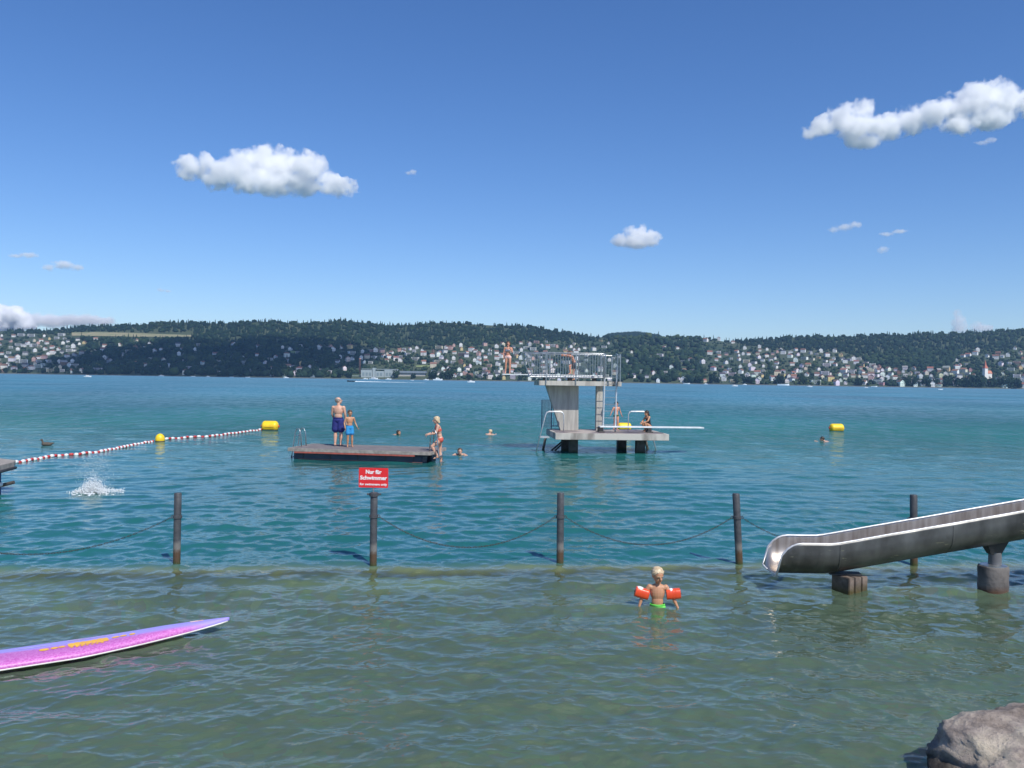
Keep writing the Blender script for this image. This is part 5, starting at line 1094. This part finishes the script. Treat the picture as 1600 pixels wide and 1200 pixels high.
# ------------------------------------------------------------------ people
def Rz(a): return Matrix.Rotation(a, 3, 'Z')
def Rx(a): return Matrix.Rotation(a, 3, 'X')
def person(loc_, H, yaw, label, skin, J=None, hair=('short', hair_brown), wear=(), head_yaw=0, head_pitch=0, fat=1.0, child=0.0, grip=False, voxel=None, cut=None):
    """metres; local frame: x = the person's left, -y = forward. J overrides joints given in units of H"""
    hs_ = 1 + .38 * child
    D = dict(pel=(0, 0, .53), waist=(0, 0, .61), chest=(0, 0, .72), neck=(0, .005, .82), head=(0, -.008, .925 - .02 * child),
             sl=(.103, 0, .785), sr=(-.103, 0, .785), el=(.132, .015, .645), er=(-.132, .015, .645), wl=(.14, -.025, .50), wr=(-.14, -.025, .50),
             hl=(.05, 0, .51), hr=(-.05, 0, .51), kl=(.058, -.01, .285), kr=(-.058, -.01, .285), al=(.06, .012, .045), ar=(-.06, .012, .045), tl=(.07, -.075, .014), tr=(-.07, -.075, .014))
    D.update(J or {}); P = {k: Vector(v) * H for k, v in D.items()}
    e = empty('person', loc_, yaw, label, 'person'); mb = MB(); f = fat * H
    tdir = (P['neck'] - P['pel']).normalized(); side = (P['sl'] - P['sr']).normalized(); fwd = side.cross(tdir).normalized(); q = Matrix((side, -fwd * -1, tdir)).transposed()
    q = Matrix((side, tdir.cross(side), tdir)).transposed()
    mb.ell(P['chest'], (.088 * f, .058 * f, .115 * H), q); mb.ell(P['waist'], (.070 * f, .052 * f, .09 * H), q); mb.ell(P['pel'], (.083 * f, .062 * f, .07 * H), q)
    mb.ell(P['chest'] + tdir * .05 * H, (.098 * f, .046 * f, .05 * H), q)
    for sd, sg_ in (('l', 1), ('r', -1)): mb.limb(P['neck'] - tdir * .012 * H, P['s' + sd] - tdir * .012 * H - side * sg_ * .012 * H, .030 * f, .026 * f)
    mb.limb(P['neck'] - tdir * .02 * H, P['head'] - (P['head'] - P['neck']) * .3, .030 * f, .027 * f)
    hq = Rz(head_yaw) @ Rx(head_pitch); hc = P['head']; h = .068 * H * hs_
    mb.ell(hc + hq @ Vector((0, .012 * H, .008 * H)), (h * .74, h * .92, h * .88), hq); mb.ell(hc + hq @ Vector((0, -h * .22, -h * .42)), (h * .56, h * .60, h * .56), hq)
    mb.limb(hc + hq @ Vector((0, -h * .80, h * .12)), hc + hq @ Vector((0, -h * 1.0, -h * .16)), h * .09, h * .15)
    mb.ell(hc + hq @ Vector((0, -h * .62, -h * .80)), (h * .24, h * .2, h * .18), hq)
    for s in (-1, 1): mb.ell(hc + hq @ Vector((s * h * .76, h * .08, -h * .08)), (h * .09, h * .17, h * .25), hq)
    for sd in 'lr':
        S, E, Wt = P['s' + sd], P['e' + sd], P['w' + sd]; mb.limb(S, S.lerp(E, .5), .031 * f, .027 * f); mb.limb(S.lerp(E, .5), E, .027 * f, .021 * f); mb.limb(E, E.lerp(Wt, .35), .0215 * f, .0215 * f); mb.limb(E.lerp(Wt, .35), Wt, .0215 * f, .0145 * f)
        mb.limb(P['chest'] + tdir * .045 * H + side * (.05 * H * (1 if sd == 'l' else -1)), S, .036 * f, .031 * f)
        d = (Wt - E).normalized(); sx = 1 if sd == 'l' else -1; pn = (fwd - d * fwd.dot(d)); pn = pn.normalized() if pn.length > .05 else d.orthogonal().normalized(); ac = d.cross(pn).normalized()
        pc = Wt + d * .028 * H; pq = Matrix((pn, ac, d)).transposed(); mb.ell(pc, (.022 * H, .010 * H, .032 * H), pq, seg=12, rings=8)
        for k, (off, ln) in enumerate(((-.0165, .034), (-.0055, .040), (.0055, .037), (.0165, .029))):
            b0 = Wt + d * .050 * H + pn * off * H; bend = ac * -sx * (.010 + .003 * k) * H
            if grip: mid = b0 + d * ln * .45 * H + bend; tip = mid - Vector((0, 0, ln * .6 * H)) + bend * .5
            else: mid = b0 + d * ln * .5 * H + bend * .4; tip = mid + d * ln * .45 * H + bend
            mb.limb(b0, mid, .0052 * H, .0048 * H, 8); mb.limb(mid, tip, .0048 * H, .0040 * H, 8)
        b0 = Wt + d * .014 * H + pn * .017 * H; mid = b0 + d * .018 * H + pn * .018 * H; mb.limb(b0, mid, .0065 * H, .0058 * H, 8); mb.limb(mid, mid + d * .022 * H + pn * .004 * H, .0056 * H, .0045 * H, 8)
        Hh, K, A, T = P['h' + sd], P['k' + sd], P['a' + sd], P['t' + sd]
        mb.limb(Hh, Hh.lerp(K, .5), .052 * f, .044 * f); mb.limb(Hh.lerp(K, .5), K, .044 * f, .031 * f); mb.limb(K, K.lerp(A, .35), .030 * f, .033 * f); mb.limb(K.lerp(A, .35), A, .033 * f, .018 * f)
        td = (T - A); td2 = td.normalized(); mb.limb(A - td2 * .018 * H - (K - A).normalized() * .018 * H, T, .020 * H, .013 * H); mb.limb(A, T, .019 * H, .012 * H)
        ts = td.cross((K - A)).normalized()
        for k, o_ in enumerate((-.012, -.004, .004, .012)): mb.limb(T + ts * o_ * H - td2 * .01 * H, T + ts * o_ * H + td2 * (.018 - .002 * abs(k - 1)) * H, .0075 * H, .006 * H, 8)
    if cut is not None:
        pass
    me = remeshed(mb, voxel or .0046 * H, 'body', 3); link('body', me, skin, e, True)
    def clothing(name, shapes, mat, cuts=(), vx=.007, smooth=2):
        c = MB()
        for s_ in shapes: s_(c)
        me = remeshed(c, vx * H, name, smooth)
        if cuts:
            bm = bmesh.new(); bm.from_mesh(me)
            for co, no in cuts:
                r_ = bmesh.ops.bisect_plane(bm, geom=bm.verts[:] + bm.edges[:] + bm.faces[:], plane_co=co, plane_no=no, clear_outer=True); ed = [g for g in r_['geom_cut'] if isinstance(g, bmesh.types.BMEdge)]
                if ed: bmesh.ops.holes_fill(bm, edges=ed)
            bm.to_mesh(me); bm.free()
        return link(name, me, mat, e, True)
    for w in wear:
        kind, mat = w[0], w[1]
        if kind == 'shorts':
            ln, fl = w[2], w[3]; sh = [lambda c: c.ell(P['pel'] + tdir * .0 * H, (.093 * f, .073 * f, .074 * H), q)]
            for sd in 'lr':
                Hh, K = P['h' + sd], P['k' + sd]; sh.append(lambda c, Hh=Hh, K=K: c.limb(Hh + Vector((0, 0, .01 * H)), Hh.lerp(K, ln), .062 * f, .056 * f * fl))
            cuts = [(P['pel'] + tdir * .052 * H, tdir)]; o = clothing('swim_shorts', sh, mat, cuts)
            MB().tube([P['pel'] + tdir * .048 * H + q @ Vector((.086 * f * math.cos(a), .064 * f * math.sin(a), 0)) for a in [k * math.pi / 12 for k in range(24)]], .008 * H, 6, closed=True).build('waistband', mat, e, True)
        if kind == 'briefs':
            sh = [lambda c: c.ell(P['pel'], (.089 * f, .068 * f, .072 * H), q)] + [lambda c, sd=sd: c.limb(P['h' + sd], P['h' + sd].lerp(P['k' + sd], .10), .056 * f, .052 * f) for sd in 'lr']
            clothing('swim_briefs', sh, mat, [(P['pel'] + tdir * .022 * H, tdir)])
        if kind == 'top':
            sh = [lambda c: c.ell(P['chest'], (.0935 * f, .064 * f, .118 * H), q), lambda c: c.ell(P['chest'] + q @ Vector((.036 * H, -.045 * H, -.005 * H)), (.034 * H, .026 * H, .032 * H)), lambda c: c.ell(P['chest'] + q @ Vector((-.036 * H, -.045 * H, -.005 * H)), (.034 * H, .026 * H, .032 * H))]
            clothing('swim_top', sh, mat, [(P['chest'] + tdir * .022 * H, tdir), (P['chest'] - tdir * .03 * H, -tdir)])
            for s in (-1, 1): MB().tube([P['chest'] + q @ Vector((s * .04 * H, -.06 * H, .02 * H)), P['chest'] + q @ Vector((s * .045 * H, -.045 * H, .085 * H)), P['chest'] + q @ Vector((s * .03 * H, .0, .112 * H)), P['chest'] + q @ Vector((s * .03 * H, .05 * H, .05 * H))], .005 * H, 6).build('strap', mat, e)
        if kind == 'suit':
            sh = [lambda c: c.ell(P['chest'], (.0925 * f, .062 * f, .118 * H), q), lambda c: c.ell(P['waist'], (.075 * f, .057 * f, .092 * H), q), lambda c: c.ell(P['pel'], (.088 * f, .067 * f, .073 * H), q)]
            clothing('swimsuit', sh, mat, [(P['chest'] + tdir * .05 * H, tdir)])
    # hair
    kind, hm = hair
    if kind:
        c = MB(); c.ell(hc + hq @ Vector((0, h * .24, h * .22)), (h * .82, h * .96, h * .90), hq, 24, 16)
        if kind in ('long', 'bob'):
            L_ = 1.7 if kind == 'long' else .95
            for a in range(-5, 6):
                a_ = a / 5 * 1.9; b0 = hc + hq @ Vector((math.sin(a_) * h * .62, h * .15 + math.cos(a_) * h * .62, h * .2)); b1 = hc + hq @ Vector((math.sin(a_) * h * .72, h * .22 + math.cos(a_) * h * .70, -h * L_ * (1 if abs(a) < 4 else .8))); c.limb(b0, b1, h * .26, h * .15, 8)
        rr = random.Random(len(label))
        for i in range(60):
            d = Vector((rr.gauss(0, 1), rr.gauss(.3, 1), abs(rr.gauss(0, 1)) + .1)).normalized(); p0 = hc + hq @ (Vector((0, h * .24, h * .22)) + Vector((d.x * h * .78, d.y * h * .9, d.z * h * .86))); c.limb(p0, p0 + hq @ (Vector((d.x, d.y - .5, d.z * .3)) * h * .16), h * .08, h * .04, 6)
        me = remeshed(c, .0055 * H, 'hair', 1); bm = bmesh.new(); bm.from_mesh(me)
        fr = hq @ Vector((0, -1, -.75 if kind != 'bald' else -.1)).normalized(); co = hc + hq @ Vector((0, -h * .44, h * .42))
        bmesh.ops.bisect_plane(bm, geom=bm.verts[:] + bm.edges[:] + bm.faces[:], plane_co=co, plane_no=fr, clear_outer=True)
        if kind == 'short': bmesh.ops.bisect_plane(bm, geom=bm.verts[:] + bm.edges[:] + bm.faces[:], plane_co=hc + hq @ Vector((0, 0, -h * .35)), plane_no=hq @ Vector((0, -.25, -1)), clear_outer=True)
        if kind == 'bald': bmesh.ops.bisect_plane(bm, geom=bm.verts[:] + bm.edges[:] + bm.faces[:], plane_co=hc + hq @ Vector((0, h * .3, h * .62)), plane_no=hq @ Vector((0, -.6, 1)).normalized(), clear_outer=True); bmesh.ops.bisect_plane(bm, geom=bm.verts[:] + bm.edges[:] + bm.faces[:], plane_co=hc + hq @ Vector((0, 0, -h * .3)), plane_no=hq @ Vector((0, 0, -1)), clear_outer=True)
        bm.to_mesh(me); bm.free(); link('hair', me, hm, e, True)
    for s in (-1, 1):
        MB().ell(hc + hq @ Vector((s * h * .29, -h * .76, h * .02)), (h * .10, h * .06, h * .05), hq, 10, 6).build('eye', eyem, e, True)
        MB().limb(hc + hq @ Vector((s * h * .14, -h * .80, h * .17)), hc + hq @ Vector((s * h * .42, -h * .70, h * .17)), h * .035, h * .03, 6).build('eyebrow', hm if kind else hair_brown, e, True)
    MB().limb(hc + hq @ Vector((-h * .15, -h * .79, -h * .45)), hc + hq @ Vector((h * .15, -h * .79, -h * .45)), h * .05, h * .05, 6).build('mouth', lips, e, True)
    return e, P, q
# man on the raft: back to the camera, head turned to the right
pm = raftpt(528, 697, .378); person(pm, 1.74, math.pi - .15, 'bald man in navy swim shorts standing on the raft with his back to the camera', skin_a, hair=('bald', hair_grey), wear=[('shorts', cl_navy, .72, 1.25)], head_yaw=-1.1, head_pitch=-.05, fat=1.15,
       J=dict(sl=(.110, 0, .785), sr=(-.110, 0, .785), el=(.14, -.02, .65), er=(-.14, -.01, .65), wl=(.12, -.10, .53), wr=(-.14, -.06, .51), al=(.05, .03, .045), tl=(.06, -.06, .014)))
pm = raftpt(546, 698.5, .378); person(pm, 1.29, .45, 'boy in turquoise swim shorts standing beside the man on the raft', skin_b, hair=('short', hair_brown), wear=[('shorts', cl_turq, .58, 1.2)], head_yaw=.1, head_pitch=.25, child=.45,
       J=dict(el=(.15, .01, .66), wl=(.19, -.05, .55), er=(-.15, 0, .65), wr=(-.14, -.06, .51), kl=(.065, -.01, .285), al=(.075, .01, .045), kr=(-.05, -.01, .285), ar=(-.05, .012, .045)))
# woman climbing the raft ladder, facing left
wp = atY(688, 722, rA.y - math.sin(-rang) * rW + .55 + .05); wp.z = -.05
person((wp.x - .02, wp.y, -.12), 1.70, R(-78), 'blond woman in a red bikini climbing the raft ladder', skin_a, hair=('bob', hair_blond), wear=[('top', cl_red), ('briefs', cl_red)], head_yaw=0, head_pitch=.2, grip=True,
       J=dict(pel=(0, 0, .53), waist=(0, -.015, .60), chest=(0, -.035, .71), neck=(0, -.06, .81), head=(0, -.085, .905), sl=(.098, -.055, .79), sr=(-.098, -.055, .79), el=(.12, -.10, .65), er=(-.12, -.10, .65), wl=(.10, -.225, .625), wr=(-.10, -.225, .625),
              hl=(.048, .005, .51), hr=(-.048, -.005, .51), kl=(.055, -.165, .385), kr=(-.05, .01, .27), al=(.055, -.05, .19), ar=(-.05, .03, .045), tl=(.06, -.12, .15), tr=(-.05, -.05, .0)))
# girl on the high board
gp = atY(793.5, 585.3, 35.0); person((gp.x, O.y + yS - .1, 3.052), 1.32, -.15, 'girl in a pale bikini standing on the high springboard with a hand at her mouth', skin_c, hair=('long', hair_brown), wear=[('top', cl_white), ('briefs', cl_pink)], head_yaw=.15, head_pitch=.2, child=.25,
       J=dict(el=(.135, -.05, .66), wl=(.055, -.12, .80), er=(-.14, .0, .645), wr=(-.13, -.03, .50), kl=(.06, -.01, .285), al=(.055, .01, .045), kr=(-.065, -.01, .285), ar=(-.08, .01, .045)))
# boy on the platform, bending, one knee raised
gp = atY(898, 587, O.y + 1.9); person((gp.x, O.y + 2.45, 2.81), 1.30, R(-80), 'boy in dark shorts on the high platform leaning on the railing with one knee raised', skin_c, hair=('short', hair_brown), wear=[('shorts', cl_dark, .4, 1.05)], head_pitch=.3, child=.35,
       J=dict(pel=(0, .02, .52), waist=(0, .0, .60), chest=(0, -.05, .70), neck=(0, -.11, .78), head=(0, -.16, .85), sl=(.1, -.09, .765), sr=(-.1, -.09, .765), el=(.12, -.2, .79), er=(-.12, -.18, .77), wl=(.10, -.33, .81), wr=(-.10, -.32, .80),
              hl=(.05, .02, .51), hr=(-.05, .02, .51), kl=(.055, -.15, .47), kr=(-.055, .0, .28), al=(.055, -.12, .25), ar=(-.055, .02, .045), tl=(.06, -.19, .21), tr=(-.06, -.065, .014)))
# child stepping on the lower deck
gp = atY(962, 668, O.y + 2.4); person((gp.x, O.y + 2.3, ZD + .01), 1.18, .35, 'dark-haired child in olive swim briefs walking on the lower deck behind the tall ladder', skin_c, hair=('short', hair_dark), wear=[('briefs', cl_olive)], head_yaw=-.5, head_pitch=.3, child=.5,
       J=dict(el=(.16, .02, .67), wl=(.20, -.01, .54), er=(-.16, .0, .67), wr=(-.22, -.02, .56), kl=(.045, -.05, .29), kr=(-.05, .02, .28), al=(.03, -.03, .05), ar=(-.06, .06, .06)))
# girl crouching at the right edge of the lower deck
gp = atY(1010, 668, O.y + 2.3); person((gp.x + .05, O.y + 2.0, ZD - .0), 1.35, R(-65), 'girl in a black swimsuit crouching under the right handrail of the lower deck', skin_b, hair=('long', hair_dark), wear=[('suit', cl_dark)], head_pitch=.35, child=.3,
       J=dict(pel=(0, .02, .17), waist=(0, .0, .25), chest=(0, -.03, .36), neck=(0, -.06, .46), head=(0, -.09, .55), sl=(.095, -.05, .44), sr=(-.095, -.05, .44), el=(.13, -.12, .33), er=(-.13, -.12, .33), wl=(.08, -.20, .27), wr=(-.08, -.20, .27),
              hl=(.05, .01, .15), hr=(-.05, .01, .15), kl=(.07, -.20, .28), kr=(-.07, -.20, .28), al=(.06, -.09, .045), ar=(-.06, -.09, .045), tl=(.07, -.18, .014), tr=(-.07, -.18, .014)))
# toddler with arm bands standing waist deep
tp = onz(1027, 948, 0); TH = 1.02
te, TP, tq = person((tp.x, tp.y, -.485), TH, -.05, 'blond toddler in green swim shorts with orange arm bands standing waist-deep in the lake', skin_b, hair=('short', hair_blond), wear=[('shorts', cl_green, .6, 1.15)], head_yaw=.35, head_pitch=.28, child=.85, fat=1.02, voxel=.004,
       J=dict(pel=(0, 0, .46), waist=(0, 0, .54), chest=(0, 0, .655), neck=(0, .0, .755), head=(0, -.02, .865), sl=(.10, 0, .72), sr=(-.10, 0, .72), el=(.185, .0, .60), er=(-.185, .0, .60), wl=(.245, -.03, .475), wr=(-.225, -.03, .475), hl=(.05, 0, .44), hr=(-.05, 0, .44), kl=(.06, 0, .25), kr=(-.06, 0, .25)))
for sd, lb in (('l', 'orange inflatable arm band on the right of the toddler as seen'), ('r', 'orange inflatable arm band with a white top on the left of the toddler as seen')):
    S, E = TP['s' + sd], TP['e' + sd]; c = te.matrix_world if False else None
    mid = S.lerp(E, .66); sx = 1 if sd == 'l' else -1; ax = (E - S).normalized(); tilt = Matrix.Rotation(sx * -.12 + (.14 if sd == 'r' else 0), 3, 'Y')
    be = empty('arm_band', Vector(te.location) + Rz(-.05) @ (mid + Vector((sx * .035, -.005, .0))), -.05, lb, 'arm band', 'arm bands on the toddler')
    mb = MB(); n = 20; pts = []; rs = []
    hw_ = .088
    vs = []; seg = 24; rows = 15
    for i in range(rows):
        u = -1 + 2 * i / (rows - 1); k = (1 - abs(u) ** 5) ** .5 * .16 + .84; wv = 1 + .03 * math.sin(i * 2.1)
        for j in range(seg):
            a = 2 * math.pi * j / seg; v_ = tilt @ Vector((u * hw_, .058 * k * math.copysign(abs(math.cos(a)) ** .85, math.cos(a)) * wv, .066 * k * math.copysign(abs(math.sin(a)) ** .65, math.sin(a)) * wv)); vs.append(v_)
    fs = [(i * seg + j, i * seg + (j + 1) % seg, (i + 1) * seg + (j + 1) % seg, (i + 1) * seg + j) for i in range(rows - 1) for j in range(seg)] + [tuple(range(seg))[::-1], tuple((rows - 1) * seg + j for j in range(seg))]
    mb.add(vs, fs).build('chamber', orange_pl, be, True)
    for u in (-.93, .93): MB().tube([tilt @ Vector((u * hw_, .056 * math.cos(a) * .98, .064 * math.copysign(abs(math.sin(a)) ** .75, math.sin(a)))) for a in [k * math.pi / 12 for k in range(24)]], .0035, 6, closed=True).build('weld_seam', orange_pl, be, True)
    mbw = MB().ell(tilt @ Vector((-.035 if sd == 'r' else -.025, -.004, .052)), (.05 if sd == 'r' else .028, .045, .022), tilt); mbw.build('white_panel', white_pl, be, True)
    MB().tube([tilt @ Vector((sx * hw_ * .98, -.01, .0)), tilt @ Vector((sx * (hw_ + .014), -.012, .0))], .006, 8).build('valve', darkm, be)
# swimmers: body mostly submerged
def swimmer(px, py, yaw, label, skin, hair, pitch=0, H=1.65, up_=.0, head_yaw=0, arms=None):
    p = onz(px, py, 0); J = dict(pel=(0, .38, .72), waist=(0, .28, .745), chest=(0, .16, .775), neck=(0, .06, .82), head=(0, -.0, .885), hl=(.05, .38, .70), hr=(-.05, .38, .70), kl=(.06, .58, .66), kr=(-.06, .58, .66), al=(.06, .80, .64), ar=(-.06, .80, .64), tl=(.06, .86, .60), tr=(-.06, .86, .60),
             sl=(.10, .10, .80), sr=(-.10, .10, .80), el=(.17, -.0, .78), er=(-.17, -.0, .78), wl=(.13, -.12, .80), wr=(-.13, -.12, .80))
    if arms: J.update(arms)
    person((p.x, p.y, -.825 * H + up_), H, yaw, label, skin, J=J, hair=hair, wear=[('briefs', cl_dark)], head_yaw=head_yaw, head_pitch=pitch, voxel=.012)
swimmer(623, 679, R(65), 'dark-haired swimmer beyond the raft, only the head above water', skin_b, ('bob', hair_dark))
swimmer(718.5, 711, .1, 'fair swimmer facing the shore right of the raft ladder', skin_a, ('short', hair_brown), up_=.04)
swimmer(766.5, 679, math.pi - .4, 'pale blond swimmer seen from behind, left of the diving tower', skin_a, ('short', hair_blond), up_=.05)
swimmer(1284, 690, R(-100), 'dark-haired swimmer below the right yellow buoy, pale shoulder showing', skin_a, ('short', hair_dark), up_=.03)
# duck
def duck():
    p = onz(73, 696, 0); e = empty('duck', p, R(8), 'small dark duck swimming above the float line at left', 'duck'); mb = MB()
    mb.ell((0, 0, .05), (.20, .10, .085)); mb.limb((.16, 0, .07), (.27, 0, .10), .05, .015); mb.limb((-.13, 0, .08), (-.17, 0, .19), .045, .03); mb.ell((-.19, 0, .215), (.05, .038, .04)); mb.limb((-.22, 0, .21), (-.275, 0, .20), .014, .008)
    link('body', remeshed(mb, .008, 'body', 2), pmat('duck_plumage', (.05, .04, .03), (.12, .10, .08), rough=.8, scale=20), e, True)
duck()
